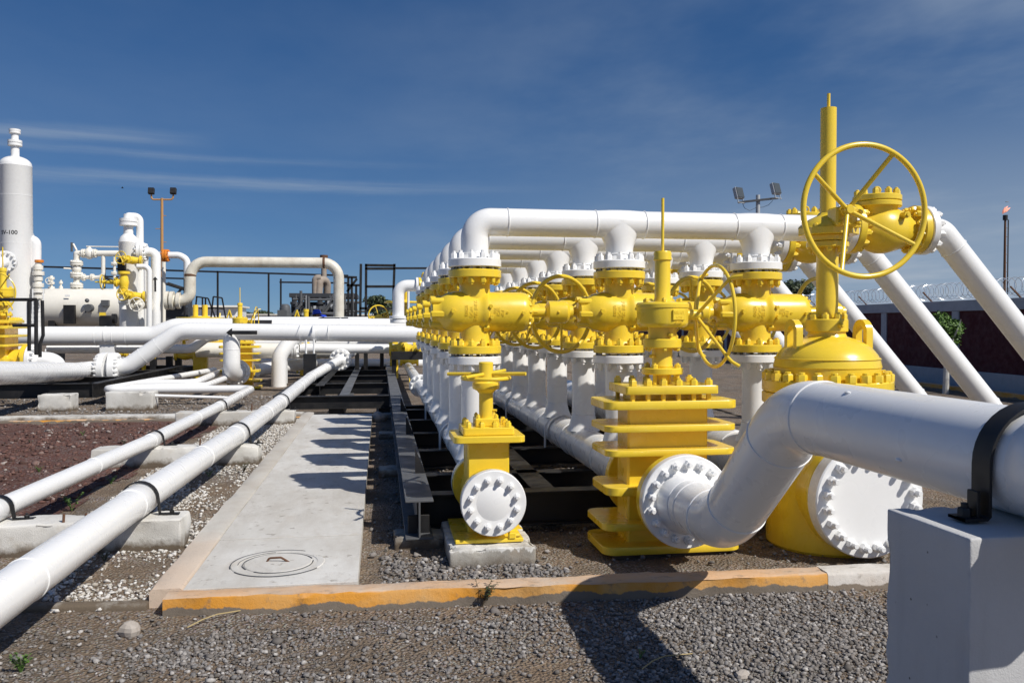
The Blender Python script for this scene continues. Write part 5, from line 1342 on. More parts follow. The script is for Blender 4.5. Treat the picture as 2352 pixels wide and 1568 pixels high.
t = thing('rear_skid', 'low black skid with three short posts behind the big flange', 'skid frame', tuple(at(400, 850, 23)))
for p0, p1 in ((at(322, 846, 22.6), at(470, 838, 26)), (at(300, 838, 25.5), at(472, 838, 25.5)), (at(300, 853, 22.4), at(425, 853, 22.4))):
    p0.z = p1.z = .34; b = MB(); ibeam(b, p0, p1, .15, .2); obj('beam', b, 'black', t)
for u in (352, 389, 410):
    q = at(u, 818, 24); b = MB(); b.box((q.x, q.y, (q.z + .3) / 2), (.16, .14, q.z - .3)); obj('post', b, 'black', t)
# ------------------------------------------------------------------ compressor, frames, workers
Yk = 34.0
t = thing('compressor', 'dark grey gas compressor package under a steel frame', 'machine', tuple(at(730, 742, Yk)))
def bx(u0, v0, u1, v1, Y, d): 
    a, b_ = at(u0, v0, Y), at(u1, v1, Y); return ((a.x + b_.x) / 2, Y + d / 2, (a.z + b_.z) / 2), (abs(b_.x - a.x), d, abs(a.z - b_.z))
b = MB(); b.box(*bx(668, 693, 815, 760, Yk, 2.2), ch=.05); obj('engine', b, 'black', t)
b = MB(); b.box(*bx(664, 673, 820, 683, Yk - .3, 2.8)); obj('cooler_deck', b, 'darkgrey', t)
b = MB()
for u in (676, 690, 735, 752, 768): b.rod(at(u, 682, Yk - .2), at(u, 704, Yk - .2), .10, 12); b.disc(.16, -.05, .05, TM(at(u, 696, Yk - .2)), 14)
for u in (690, 705, 722, 740, 756, 774): b.ell(at(u, 714, Yk - .3), (.2, .2, .16), 12, 8); b.rod(at(u, 716, Yk - .3), at(u, 735, Yk - .3), .07, 10)
b.box(*bx(695, 703, 790, 709, Yk - .3, .3)); b.box(*bx(690, 720, 800, 730, Yk - .5, .3)); b.rod(at(700, 745, Yk - .5), at(705, 700, Yk - .5), .12, 12); obj('cylinders', b, 'darkgrey', t)
b = MB(); rq = random.Random(12)
for k in range(34):
    u, v = rq.uniform(668, 812), rq.uniform(686, 738); p0 = at(u, v, Yk - .6 - rq.random() * .4); dd_ = rq.choice([Vector((1, 0, 0)), Vector((0, 0, 1)), Vector((.6, 0, .8))]) * rq.uniform(.3, 1.1); b.rod(p0, p0 + dd_, rq.uniform(.02, .06), 8)
for k in range(10):
    u, v = rq.uniform(670, 810), rq.uniform(690, 735); b.box(at(u, v, Yk - .7), (rq.uniform(.12, .3), .12, rq.uniform(.1, .3)))
obj('pipework', b, 'greysteel', t)
b = MB()
for k in range(9):
    u, v = rq.uniform(670, 810), rq.uniform(688, 730); b.box(at(u, v, Yk - .85), (.1, .05, .12))
obj('gauge_plates', b, 'galv', t)
b = MB(); b.tube(fillet([at(724, 690, Yk), at(724, 638, Yk), at(737, 638, Yk)], .2, 8), .13, 20); b.tube(fillet([at(732, 676, Yk), at(734, 640, Yk), at(752, 645, Yk + .3), at(750, 690, Yk + .5)], .3, 8), .15, 20); obj('exhaust_silencer', b, 'rustgrey', t)
b = MB(); b.rod(at(744, 660, Yk + 1), at(744, 588, Yk + 1), .11, 18); obj('exhaust_stack', b, 'rustgrey', t)
b = MB(); b.rod(at(744, 592, Yk + 1), at(744, 586, Yk + 1), .16, 18); obj('stack_cap', b, 'rust', t)
t = thing('filter_housing', 'grey round filter housing standing left of the compressor', 'filter', tuple(at(655, 742, 30)))
b = MB(); b.lathe([(.0, 2.25), (.09, 2.25), (.16, 2.2), (.19, 2.1), (.19, 1.9), (.22, 1.88), (.22, 1.5), (.17, 1.4), (.17, 0)], TM((at(655, 742, 30).x, 30, 0)), 24); b.box(at(648, 722, 29.7), (.3, .2, .3)); obj('body', b, 'greysteel', t)
def frame_thing(name, label, cat, segs, r, m='black', Y=30):
    t = thing(name, label, cat, tuple(at(segs[0][0], segs[0][1], segs[0][4] if len(segs[0]) > 4 else Y)))
    for sg in segs:
        YY = sg[4] if len(sg) > 4 else Y; b = MB(); p0, p1 = at(sg[0], sg[1], YY), at(sg[2], sg[3], YY); d = p1 - p0
        b.box((0, 0, d.length / 2), (2 * r, 2 * r, d.length), TM(p0, d), .004)
        obj('upright' if abs(d.z) > abs(d.x) else 'rail', b, m, t)
    return t
frame_thing('canopy_frame', 'long thin black pipe rack frame stretching behind the white pipes', 'frame', [(80, 612, 800, 633, 36), (500, 622, 500, 745, 36), (617, 628, 617, 745, 36), (367, 622, 367, 745, 36), (645, 640, 645, 745, 37), (424, 602, 424, 745, 36), (642, 648, 800, 650, 38), (240, 635, 430, 640, 39), (240, 612, 240, 745, 36)], .036, Y=36)
frame_thing('cable_gantry', 'black cable gantry posts right of the compressor', 'frame', [(790, 636, 820, 637), (808, 637, 808, 745), (800, 637, 800, 745), (818, 655, 818, 745), (796, 655, 830, 655), (797, 670, 820, 640)], .04, Y=30)
frame_thing('steel_portal', 'tall black rectangular steel frame with cross rails behind the main pipes', 'frame', [(829, 606, 827, 752), (841, 606, 840, 752), (906, 606, 903, 700), (838, 609, 908, 610), (838, 617, 908, 617), (840, 658, 906, 658), (826, 708, 985, 710)], .038, Y=25.6)
frame_thing('ladder_rail', 'thin black line running right from the ladder frame into the manifold', 'rail', [(906, 616, 1030, 616)], .03, Y=25.7)
frame_thing('stair_railing', 'black stair handrails in front of the white hut', 'railing', [(450, 681, 478, 685), (478, 685, 500, 745), (445, 745, 452, 681), (465, 683, 465, 745), (457, 708, 490, 708), (490, 681, 510, 684), (483, 745, 490, 681), (510, 684, 521, 745), (500, 684, 500, 745), (488, 707, 514, 709), (472, 684, 472, 745)], .022, Y=28)
t = thing('dark_equipment', 'dark tilted cooler and small tanks behind the up arrow pipe', 'machine', tuple(at(410, 742, 37)))
b = MB(); b.box(*bx(376, 688, 424, 706, 37, 1.5)); b.box(*bx(380, 706, 432, 760, 37.3, 1.5)); b.tube([at(330, 655, 38), at(362, 668, 38)], .35, 16); obj('casing', b, 'darkgrey', t)
b = MB()
for p0, p1 in (((370, 648), (432, 668)), ((385, 650), (428, 664)), ((420, 660), (398, 684)), ((398, 684), (380, 676)), ((240, 638), (290, 652))): b.rod(at(*p0, 37), at(*p1, 37), .05, 8)
obj('tilted_arm', b, 'black', t)
t = thing('white_hut', 'low white flat roofed hut behind the stair handrails', 'building', tuple(at(505, 745, 60)))
b = MB(); c, s_ = bx(440, 706, 545, 752, 60, 4); b.box(c, s_, ch=.02); obj('wall', b, 'white', t)
b = MB(); c, s_ = bx(436, 701, 549, 706, 59.6, 4.8); b.box(c, s_, ch=.02); obj('roof', b, 'cream', t)
t = thing('long_white_building', 'long low white building on the horizon behind the yellow stems', 'building', tuple(at(700, 740, 90)))
b = MB(); c, s_ = bx(540, 723, 1000, 752, 90, 6); b.box(c, s_, ch=.02); obj('wall', b, 'white', t)
b = MB(); c, s_ = bx(538, 721, 1002, 724, 89.6, 6.8); b.box(c, s_, ch=.02); obj('roof', b, 'cream', t)

def person(label, c, head_z, rz, hat='bluehat'):
    """standing worker: one skinned body, clothes as colour zones, separate hair and helmet"""
    t = thing('person', label, 'person', c, rz, 'workers in blue helmets', world=False)
    k = head_z / 1.78
    V = [(0, 0, .96), (0, 0, 1.12), (0, 0, 1.30), (0, .01, 1.45), (0, .0, 1.56), (0, -.02, 1.66), (0, -.02, 1.74),
         (.20, 0, 1.42), (.25, -.02, 1.14), (.22, -.16, .95), (-.20, 0, 1.42), (-.25, -.02, 1.14), (-.22, -.16, .95),
         (.10, 0, .90), (.11, 0, .50), (.11, .02, .08), (.11, -.14, .04), (-.10, 0, .90), (-.11, 0, .50), (-.11, .02, .08), (-.11, -.14, .04)]
    E_ = [(0, 1), (1, 2), (2, 3), (3, 4), (4, 5), (5, 6), (3, 7), (7, 8), (8, 9), (3, 10), (10, 11), (11, 12), (0, 13), (13, 14), (14, 15), (15, 16), (0, 17), (17, 18), (18, 19), (19, 20)]
    RR = [.15, .14, .16, .13, .058, .085, .08, .065, .05, .04, .065, .05, .04, .09, .065, .05, .04, .09, .065, .05, .04]
    me = bpy.data.meshes.new('body'); me.from_pydata([(x * k, y * k, z * k) for x, y, z in V], E_, []); me.update()
    o = bpy.data.objects.new('body', me); COL.objects.link(o); o.modifiers.new('skin', 'SKIN')
    for i, r_ in enumerate(RR): me.skin_vertices[0].data[i].radius = (r_ * k, r_ * k)
    me.skin_vertices[0].data[0].use_root = True
    sb = o.modifiers.new('sub', 'SUBSURF'); sb.levels = 2; sb.render_levels = 2
    bpy.context.view_layer.update()
    ev = o.evaluated_get(bpy.context.evaluated_depsgraph_get()); m2 = bpy.data.meshes.new_from_object(ev)
    bpy.data.objects.remove(o)
    for mn in ('skin', 'khaki'): m2.materials.append(M[mn])
    for p in m2.polygons: p.material_index = 0 if p.center.z > 1.52 * k else 1
    m2.shade_smooth(); o = bpy.data.objects.new('body', m2); COL.objects.link(o); o.parent = t
    b = MB(); b.ell((0, -.105 * k, 1.655 * k), (.014, .022, .022), 8, 6)
    for s_ in (-1, 1): b.ell((s_ * .088 * k, -.01, 1.665 * k), (.012, .022, .032), 8, 6)
    obj('face', b, 'skin', t)
    b = MB(); b.ell((0, .015, 1.70 * k), (.092 * k, .098 * k, .10 * k), 16, 8); obj('hair', b, 'hair', t)
    b = MB(); b.lathe([(.165, 0), (.16, .012), (.135, .02), (.132, .06), (.11, .115), (.06, .145), (0, .15)], TM((0, -.01, 1.715 * k), (0, .12, 1)), 28); obj('helmet', b, hat, t)
    return t
Yp = 26.4
for u, vt, rz, lab in ((727, 710, R(50), 'left worker in a round blue hard hat behind the main pipes'), (741.5, 722, R(180), 'right worker in a blue hard hat with only the hat showing')):
    q = at(u, vt, Yp); person(lab, (q.x, Yp, 0.0 if q.z < 1.87 else q.z - 1.87), (q.z if q.z < 1.87 else 1.87) - .09, rz)

# ------------------------------------------------------------------ light poles, flare
t = thing('light_pole', 'orange lighting pole with two black floodlights at left', 'lamp post', tuple(Vector((at(372, 700, 60).x, 60, 0))))
Yl = 60; b = MB(); q = at(371.5, 745, Yl); top = at(372, 455, Yl); b.rod((q.x, Yl, 0), top, .13, 12, r2=.09)
for k in range(9): z = top.z - 1.2 - k * .9; b.rod((q.x - (.35 if k % 2 else 0), Yl, z), (q.x + (0 if k % 2 else .35), Yl, z), .025, 6)
obj('pole', b, 'pole', t)
b = MB(); b.tube(fillet([at(347.5, 447, Yl), at(348, 458.5, Yl), at(397, 458.5, Yl), at(398, 447, Yl)], .3, 6), .055, 10); obj('bracket', b, 'pole', t)
for u in (347.5, 398):
    b = MB(); q = at(u, 439, Yl); b.box((0, 0, 0), (.40, .26, .44), TM(q, (.0, .25, 1)), .03); b.box((0, -.14, 0), (.36, .05, .40), TM(q, (.0, .25, 1)), .01); obj('floodlight', b, 'black', t)
Yl = 27
t = thing('light_pole', 'grey lighting pole with two tilted floodlights on a cross arm at right', 'lamp post', tuple(Vector((at(1741, 700, Yl).x, Yl, 0))))
q = at(1741, 448, Yl); b = MB(); b.rod((q.x, Yl, 0), q, .085, 20, r2=.07); obj('pole', b, 'galv', t)
b = MB(); p0, p1 = at(1696, 465, Yl - .12), at(1787, 455, Yl - .12); d = p1 - p0; b.box((0, 0, d.length / 2), (.07, .07, d.length), TM(p0, d), .004); obj('cross_arm', b, 'darkgrey', t)
for u, v in ((1698, 443), (1783, 433)):
    q = at(u, v, Yl - .12); m = TM(q, (-.12, .28, 1), (1, .45, 0)); b = MB(); b.box((0, .04, 0), (.35, .16, .40), m, .02)
    b.box((-.16, 0, -.27), (.02, .03, .18), m, .003); b.box((.17, .05, -.22), (.02, .03, .30), m, .003); b.box((0, .02, -.355), (.36, .03, .02), m, .003); fo = obj('floodlight', b, 'galv', t)
    b = MB(); b.box((0, -.048, 0), (.31, .016, .36), m, .004); obj('lens', b, 'lampglass', fo)
b = MB(); b.tube([at(1705, 466, Yl - .1), at(1710, 478, Yl), at(1722, 484, Yl), at(1737, 477, Yl), at(1752, 476, Yl), at(1765, 471, Yl), at(1775, 461, Yl - .1)], .008, 6); obj('cable', b, 'black', t)
Ys = 120
t = thing('flare_stack', 'distant gas flare stack with a small flame at right', 'flare stack', tuple(Vector((at(2308, 700, Ys).x, Ys, 0))))
q = at(2309, 497, Ys); b = MB(); b.rod((q.x, Ys, 0), q, .24, 20, r2=.16); obj('stack', b, 'rust', t)
b = MB(); b.disc(.36, -.6, .2, TM(q), 20); obj('tip', b, 'black', t)
b = MB(); q2 = at(2316, 505, Ys); b.rod((q2.x, Ys, 0), q2, .10, 8)
for k in range(14): b.rod((q.x, Ys, 3 + k * 1.4), (q2.x, Ys, 3 + k * 1.4), .05, 6)
obj('pilot_pipe', b, 'darkgrey', t)
b = MB(); random.seed(3)
for k in range(5): c = at(2306 + 2.2 * k, 483 - 2.2 * (k % 3), Ys); b.lathe([(0, -.7), (.16, -.4), (.2, -.1), (.09, .3), (0, .6)], TM(c, (.35 + .3 * k, 0, 1)), 10)
obj('flame', b, 'flame', t)

# ------------------------------------------------------------------ boundary wall with razor wire
wx0, wy0, wx1, wy1 = 13.2, 6.0, 17.2, 60.0
wd = Vector((wx1 - wx0, wy1 - wy0, 0)).normalized(); wn = Vector((-wd.y, wd.x, 0))      # wn faces the yard
def wp(s_, off, z): return Vector((wx0, wy0, z)) + wd * s_ + wn * off
Lw = math.hypot(wx1 - wx0, wy1 - wy0); mw = TM((wx0, wy0, 0), wd, wn)                    # local z along, x to the yard, y = z cross x
sgy = (mw.to_3x3() @ Vector((0, 1, 0))).z
t = thing('boundary_wall', 'dark maroon boundary wall with grey concrete posts and capping', 'wall', (wx0, wy0, 0))
HWL = 2.13
def wbox(s0, s1, z0, z1, o0, o1, mb): mb.box(((o0 + o1) / 2, sgy * (z0 + z1) / 2, (s0 + s1) / 2), (o1 - o0, z1 - z0, s1 - s0), mw, .006)
np_ = 3.35; s0 = 2.6; k = 0
while s0 + k * np_ < Lw - np_:
    a = s0 + k * np_; b = MB(); wbox(a + .14, a + np_ - .14, .42, HWL - .26, -.08, .02, b); obj('panel', b, 'maroon', t); k += 1
for q in range(k + 1):
    b = MB(); a = s0 + q * np_; wbox(a - .14, a + .14, 0, HWL - .262, -.1, .05, b); obj('post', b, 'wallgrey', t)
b = MB(); wbox(0, Lw, HWL - .26, HWL, -.12, .07, b); obj('capping_beam', b, 'wallgrey', t)
b = MB(); wbox(0, Lw, 0, .42, -.09, .06, b); obj('plinth_beam', b, 'wallgrey', t)
t = thing('razor_wire', 'coil of shiny razor wire on top of the boundary wall', 'razor wire', tuple(wp(0, 0, HWL)))
b = MB(); pts = []; rcoil = .21; s_ = 6.0; n = 0
while s_ < 46:
    a = 2 * PI * s_ / .21; pts.append(wp(s_, .0 + rcoil * math.cos(a) + .02 * noise.noise((s_, 1, 1)), HWL + .24 + rcoil * math.sin(a) + .03 * noise.noise((s_ * .6, 5, 1)))); s_ += .21 / 14
b.tube(pts, .0065, 4); obj('coil', b, 'wire', t)
b = MB(); 
for off in (-.05, .09): b.tube([wp(3, off, HWL + .12), wp(46, off, HWL + .12)], .004, 4)
obj('tension_wire', b, 'wire', t)
for q in range(0, 13):
    a = s0 + q * np_ + 1.1; b = MB(); b.box((0, 0, .19), (.03, .03, .38), TM(wp(a, -.04, HWL - .02), wn * .9 + Vector((0, 0, 1)) * .9), .002); obj('spike_arm', b, 'rust', t)
wobble_bar('far_kerb', tuple(wp(5, .95, 0)), tuple(wp(46, .95, 0)), .14, -.05, .13, 'kerb', .3, .01, 21)

# ------------------------------------------------------------------ trees and weeds
def leaves(mb, c, rad, n, size, rng, lumps=9, flat=.75):
    cs = [Vector(c)] + [Vector(c) + Vector((rng.uniform(-1, 1) * rad[0], rng.uniform(-1, 1) * rad[1], rng.uniform(-.85, .9) * rad[2])) * .72 for _ in range(lumps)]
    for k in range(n):
        q = rng.choice(cs); f = .42 if q is not cs[0] else .6
        d = Vector((rng.gauss(0, 1), rng.gauss(0, 1), rng.gauss(0, 1))).normalized() * (rng.random() ** .4)
        p = q + Vector((d.x * rad[0] * f, d.y * rad[1] * f, d.z * rad[2] * f))
        nrm = (d + Vector((rng.gauss(0, .6), rng.gauss(0, .6), rng.gauss(0, .6) + .4))).normalized(); x = nrm.orthogonal().normalized(); x = Matrix.Rotation(rng.uniform(0, 6.3), 3, nrm) @ x; y = nrm.cross(x)
        L = size * rng.uniform(.7, 1.35); W = L * .48
        o = len(mb.v); mb.v += [tuple(p - x * L * .5), tuple(p + y * W * .5 - nrm * L * .05), tuple(p + x * L * .5 - nrm * L * .12), tuple(p - y * W * .5 - nrm * L * .05)]
        mb.f.append((o, o + 1, o + 2, o + 3)); mb.m.append(0)
def tree(label, base, trunk_h, crown_c, rad, n, size, seed, m='farleaf', bark='bark', tr=.1, group=None, name='tree'):
    rng = random.Random(seed); base = Vector(base)
    t = thing(name, label, 'tree', tuple(base), 0, group)
    b = MB(); top = Vector(crown_c); mid = base + (top - base) * .5 + Vector((rng.uniform(-.1, .1), rng.uniform(-.1, .1), 0)) * rad[0]
    b.tube([base, mid, base + (top - base) * .85], [tr, tr * .8, tr * .45], 10)
    for k in range(7):
        a = rng.uniform(0, 6.28); e = top + Vector((math.cos(a) * rad[0] * .6, math.sin(a) * rad[1] * .6, rng.uniform(-.2, .6) * rad[2])); s_ = base + (top - base) * rng.uniform(.5, .8)
        b.tube([s_, (s_ + e) / 2 + Vector((0, 0, .06 * rad[2])), e], [tr * .4, tr * .28, tr * .1], 7)
    obj('trunk', b, bark, t)
    b = MB(); leaves(b, crown_c, rad, n, size, rng); obj('crown', b, m, t, smooth=False)
    return t
q = at(2172, 895, 16.7); q.z = 0; c = at(2176, 757, 16.7)
tree('small bright green tree with a whitewashed trunk before the maroon wall', q, .6, c, (.56, .5, .50), 3800, .085, 4, 'leaf', 'limebark', .07)
for k, (u, v, Y, rx, rz, lab) in enumerate(((1822, 668, 34, 1.3, .75, 'dark green tree showing between the third column valves and the tall yellow column'), (1775, 690, 36, 1.0, .6, 'dark bushy tree just right of the right valve column'),
        (862, 706, 62, 1.4, .9, 'dark green tree inside the black ladder frame at left'), (892, 704, 64, 1.4, .95, 'dark green tree inside the black ladder frame at right'), (905, 725, 60, 1.5, .8, 'low dark tree behind the twin post yellow valve'),
        (798, 731, 66, 1.0, .6, 'small dark bush right of the compressor'), (585, 724, 110, 2.0, .7, 'distant dark treetop beyond the white hut'), (612, 726, 115, 1.6, .5, 'distant low treetop beyond the yellow stem'), (1000, 725, 70, 2.2, 1.0, 'far tree hidden behind the left valve column'),
        (1560, 740, 50, 2.0, .9, 'low far tree seen between middle and right valve columns'))):
    c = at(u, v, Y); tree(lab, (c.x, c.y, 0), c.z, c, (rx, rx, rz), 2200, .16 if Y < 50 else .24, 20 + k, tr=.14, group='trees beyond the plant')
# far wood on the horizon
b = MB(); rng = random.Random(5)
for k in range(70):
    x = rng.uniform(-260, 330); y = rng.uniform(260, 340); leaves(b, (x, y, 1.2), (7, 5, 2.6), 90, 1.6, rng, 4)
struct('far_wood', b, 'farleaf', False, kind='stuff')

def weed(label, base, h, n, seed, m='leaf', dark=False):
    rng = random.Random(seed); base = Vector(base); t = thing('weed', label, 'weed', tuple(base), 0, 'weeds in the gravel')
    st = MB(); lf = MB()
    for k in range(n):
        a = rng.uniform(0, 6.28); ln = h * rng.uniform(.6, 1.1); tip = base + Vector((math.cos(a) * ln * .55, math.sin(a) * ln * .35, ln * .85)); mid = base + (tip - base) * .5 + Vector((0, 0, ln * .12))
        st.tube([base, mid, tip], [.0022, .0018, .001], 5)
        for j in range(7):
            f = .35 + .65 * j / 6; p = base.lerp(mid, f * 2) if f < .5 else mid.lerp(tip, f * 2 - 1)
            for s_ in (-1, 1):
                d = Vector((rng.uniform(-1, 1), rng.uniform(-1, 1), rng.uniform(-.2, .5))).normalized(); L = h * rng.uniform(.10, .17); y = d.cross(Vector((0, 0, 1))).normalized() * L * .3
                o = len(lf.v); lf.v += [tuple(p), tuple(p + d * L * .5 + y), tuple(p + d * L), tuple(p + d * L * .5 - y)]; lf.f.append((o, o + 1, o + 2, o + 3)); lf.m.append(0)
    obj('stems', st, 'bark' if dark else m, t); obj('leaves', lf, m, t, smooth=False)
def onground(u, v, z=0.0):
    r_ = at(u, v, 1.0); k = (z - CAM_H) / (r_.z - CAM_H); return Vector((r_.x * k, k, z))
weed('leafy weed growing at the foot of the orange kerb', onground(1108, 1392), .15, 7, 1, 'farleaf', True)
weed('small weed clump beside the thicker ground pipe near the nearest sleeper', onground(165, 1172), .16, 9, 2)
weed('little green sprout in the gravel of the right foreground', onground(1470, 1512), .05, 4, 3)
weed('grassy tuft at the left foreground edge', onground(48, 1545), .12, 10, 4)
for k, (u, v, w_) in enumerate(((90, 1085, 'left edge of the red gravel bed nearest the thin pipe'), (70, 1020, 'middle of the red gravel bed'), (190, 1000, 'red gravel bed below the inner kerb'), (285, 1020, 'red gravel bed right next to the thin pipe'), (480, 1095, 'pale pebbles beyond the second sleeper'), (240, 1290, 'pale pebbles before the nearest sleeper'))):
    weed('low weed tuft on the ' + w_, onground(u, v), .08, 8, 30 + k, 'farleaf' if k % 2 else 'leaf')
weed('grassy tuft between the pipes behind the nearest sleeper', onground(255, 1112), .10, 8, 5)
weed('low dark tuft against the white end of the kerb', onground(1900, 1348), .07, 9, 6, 'farleaf', True)
weed('dry bush tuft by the end of the second sleeper', onground(560, 1085), .12, 9, 7, 'farleaf', True)
for lab, p0, p1, z in (('dry straw stalk lying on the gravel at right', (1475, 1535), (1590, 1500), .02), ('dry straw stalk lying below the kerb corner at left', (430, 1440), (560, 1400), .02)):
    t = thing('straw', lab, 'straw', tuple(onground(*p0))); b = MB(); a, c = onground(*p0, z), onground(*p1, z); m = (a + c) / 2 + Vector((0, .03, .012)); b.tube([a, a.lerp(m, .5) + Vector((0, .01, .004)), m, m.lerp(c, .6), c], .003, 5); obj('stalk', b, 'straw', t)
def rock(label, c, s_, seed):
    rng = random.Random(seed); t = thing('rock', label, 'rock', tuple(c)); b = MB(); b.ell((c.x, c.y, s_ * .24), (s_ * .5, s_ * .42, s_ * .36), 9, 6)
    b.v = [(x + s_ * .15 * noise.noise((x * 1.6 / s_, y * 1.6 / s_, z / s_ + seed)), y + s_ * .15 * noise.noise((x * 1.6 / s_ + 7, y * 1.6 / s_, z / s_ + seed)), z + s_ * .14 * noise.noise((x * 2 / s_, y * 2 / s_ + 3, seed))) for x, y, z in b.v]
    obj('stone', b, 'rockpale', t, smooth=False)
rock('largest loose pale rock on the gravel at left', onground(300, 1458), .115, 1)
rock('pale chip of rock on the gravel at the bottom edge', onground(1705, 1560), .07, 2)
rock('smooth round stone before the small valve pedestal', onground(1098, 1322), .06, 3)
rock('white stone lump beside the far end of the slab', Vector((-.02, 13.4, 0)), .26, 4)

t = thing('bird', 'tiny dark bird flying left of the orange lighting pole', 'bird', tuple(at(281, 432, 190)))
q = at(281, 432, 190); b = MB()
prof = [(-.30, .004), (-.2, .05), (-.05, .075), (.1, .07), (.2, .05), (.27, .045), (.32, .01)]
b.lathe([(r_, z_) for z_, r_ in prof], TM(q, (-1, .1, .1)), 12)
for s_ in (-1, 1):
    o_ = len(b.v); w0 = q + Vector((.06, 0, .04)); tip = q + Vector((.12, s_ * .62, .12 - .1 * s_))
    b.add([w0 + Vector((-.14, 0, 0)), w0 + Vector((.14, 0, 0)), tip + Vector((.05, 0, .01)), tip, w0 + Vector((-.14, 0, .02)), w0 + Vector((.14, 0, .02)), tip + Vector((.05, 0, .02)), tip + Vector((0, 0, .01))], [(0, 1, 2, 3), (4, 5, 6, 7), (0, 1, 5, 4), (1, 2, 6, 5), (2, 3, 7, 6), (3, 0, 4, 7)])
obj('body', b, 'hair', t)

# ------------------------------------------------------------------ sky, sun, camera
EL, SDIR = None, Vector((.68, -.70, 1.0)).normalized()
elev = math.asin(SDIR.z); azi = math.atan2(SDIR.x, SDIR.y)
w = bpy.data.worlds.new('World'); scene.world = w; w.use_nodes = True
T = w.node_tree; bg = T.nodes['Background']
sky = T.nodes.new('ShaderNodeTexSky'); sky.sky_type = 'NISHITA'; sky.sun_disc = False; sky.sun_elevation = elev; sky.sun_rotation = azi
sky.altitude = 200; sky.air_density = 1.0; sky.dust_density = 0.6; sky.ozone_density = 2.2
tc = T.nodes.new('ShaderNodeTexCoord')
up = T.nodes.new('ShaderNodeVectorMath'); up.operation = 'MULTIPLY_ADD'; up.inputs[1].default_value = (1, 1, .92); up.inputs[2].default_value = (0, 0, .11)
nv = T.nodes.new('ShaderNodeVectorMath'); nv.operation = 'NORMALIZE'; T.links.new(tc.outputs['Generated'], up.inputs[0]); T.links.new(up.outputs[0], nv.inputs[0]); T.links.new(nv.outputs[0], sky.inputs['Vector'])
sp = T.nodes.new('ShaderNodeSeparateXYZ'); T.links.new(tc.outputs['Generated'], sp.inputs[0])
def mth(op, a, b=None, c=None):
    n = T.nodes.new('ShaderNodeMath'); n.operation = op
    for i, v in enumerate((a, b, c)):
        if v is None: continue
        if isinstance(v, bpy.types.NodeSocket): T.links.new(v, n.inputs[i])
        else: n.inputs[i].default_value = v
    return n.outputs[0]
# cloud sheet coordinates: direction projected on a flat layer high above
zz = mth('MAXIMUM', sp.outputs['Z'], 0.02)
px = mth('DIVIDE', sp.outputs['X'], mth('ADD', zz, .06)); py = mth('DIVIDE', sp.outputs['Y'], mth('ADD', zz, .06))
az = mth('ARCTAN2', sp.outputs['X'], sp.outputs['Y']); el = mth('ARCSINE', sp.outputs['Z'])
def comb(a, b, c=0.0):
    n = T.nodes.new('ShaderNodeCombineXYZ')
    for i, v in enumerate((a, b, c)):
        if isinstance(v, bpy.types.NodeSocket): T.links.new(v, n.inputs[i])
        else: n.inputs[i].default_value = v
    return n.outputs[0]
def wnoise(vec, sc, det=6, ro=.6):
    n = T.nodes.new('ShaderNodeTexNoise'); n.inputs['Scale'].default_value = sc; n.inputs['Detail'].default_value = det; n.inputs['Roughness'].default_value = ro; T.links.new(vec, n.inputs['Vector']); return n.outputs['Fac']
def mr(v, a, b, c=0.0, d=1.0, it='SMOOTHSTEP'):
    n = T.nodes.new('ShaderNodeMapRange'); n.interpolation_type = it; T.links.new(v, n.inputs['Value'])
    for k, x in (('From Min', a), ('From Max', b), ('To Min', c), ('To Max', d)): n.inputs[k].default_value = x
    return n.outputs[0]
wob = mth('MULTIPLY_ADD', wnoise(comb(mth('MULTIPLY', az, 3.0), mth('MULTIPLY', el, 6.0)), 2.0), .012, -.006)
elw = mth('ADD', el, wob)
def streak(e0, slope, width, azmax, azfade, azmin=-3.2):
    c = mth('MULTIPLY_ADD', az, slope, e0); d = mth('ABSOLUTE', mth('SUBTRACT', elw, c))
    a = mr(d, width, 0.0); b = mr(az, azmax, azmax - azfade)
    return mth('MULTIPLY', a, b)
fib = mr(wnoise(comb(mth('MULTIPLY', az, 2.2), mth('MULTIPLY', el, 55.0), 1.7), 2.0, 5, .65), .32, .72)
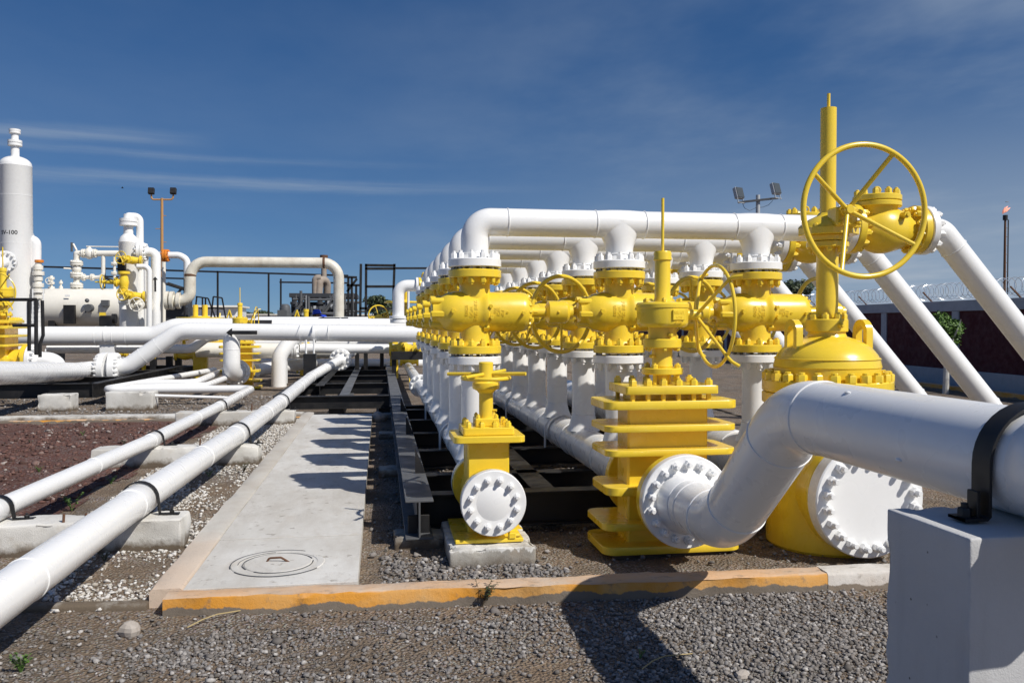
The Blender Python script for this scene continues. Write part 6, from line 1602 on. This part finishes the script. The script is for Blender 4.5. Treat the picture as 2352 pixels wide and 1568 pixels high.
st = mth('ADD', mth('MULTIPLY', streak(.2150, .049, .013, -.16, .16), .9), mth('ADD', mth('MULTIPLY', streak(.1595, .0087, .011, .26, .40), 1.0), mth('MULTIPLY', streak(.1850, .006, .007, .14, .35), .6)))
st = mth('MULTIPLY', st, mth('MULTIPLY_ADD', fib, .7, .3))
veil = mr(wnoise(comb(mth('MULTIPLY', px, .50), mth('MULTIPLY', py, .36), 4.0), 1.3, 6, .58), .38, .76)
right = mr(az, -.15, .75)
low = mr(el, .30, .02)
veil = mth('MULTIPLY', veil, mth('MULTIPLY_ADD', right, .75, .12))
hz_ = mth('MULTIPLY', mth('MULTIPLY', right, low), .68)
cl = mth('MINIMUM', mth('ADD', mth('ADD', mth('MULTIPLY', st, .42), mth('MULTIPLY', veil, .68)), hz_), 1.0)
mx = T.nodes.new('ShaderNodeMix'); mx.data_type = 'RGBA'
hsv = T.nodes.new('ShaderNodeHueSaturation'); hsv.inputs['Hue'].default_value = 0.508; hsv.inputs['Saturation'].default_value = SKY_SAT; hsv.inputs['Value'].default_value = SKY_VAL; T.links.new(sky.outputs[0], hsv.inputs['Color'])
ins = [i for i in mx.inputs if i.type == 'RGBA']; T.links.new(cl, [i for i in mx.inputs if i.name == 'Factor' and i.type == 'VALUE'][0]); T.links.new(hsv.outputs[0], ins[0]); ins[1].default_value = CLOUD
T.links.new([o for o in mx.outputs if o.type == 'RGBA'][0], bg.inputs['Color']); bg.inputs['Strength'].default_value = 0.08
sl = bpy.data.lights.new('sun', 'SUN'); sl.energy = SUN_E; sl.angle = R(.53); sl.color = (1.0, .955, .88)
so = bpy.data.objects.new('sun', sl); COL.objects.link(so); so.rotation_euler = SDIR.to_track_quat('Z', 'Y').to_euler(); so.location = (8, -8, 12)
cam = bpy.data.cameras.new('camera'); cam.sensor_fit = 'HORIZONTAL'; cam.sensor_width = 36; cam.lens = FPX / 2352 * 36; cam.clip_start = .05; cam.clip_end = 4000
co = bpy.data.objects.new('camera', cam); COL.objects.link(co); co.location = (0, 0, CAM_H); co.rotation_euler = (PI / 2 - PIT, 0, -YAW); scene.camera = co
vs = scene.view_settings; vs.view_transform = 'Standard'; vs.look = 'None'; vs.exposure = EXPO; vs.gamma = 1
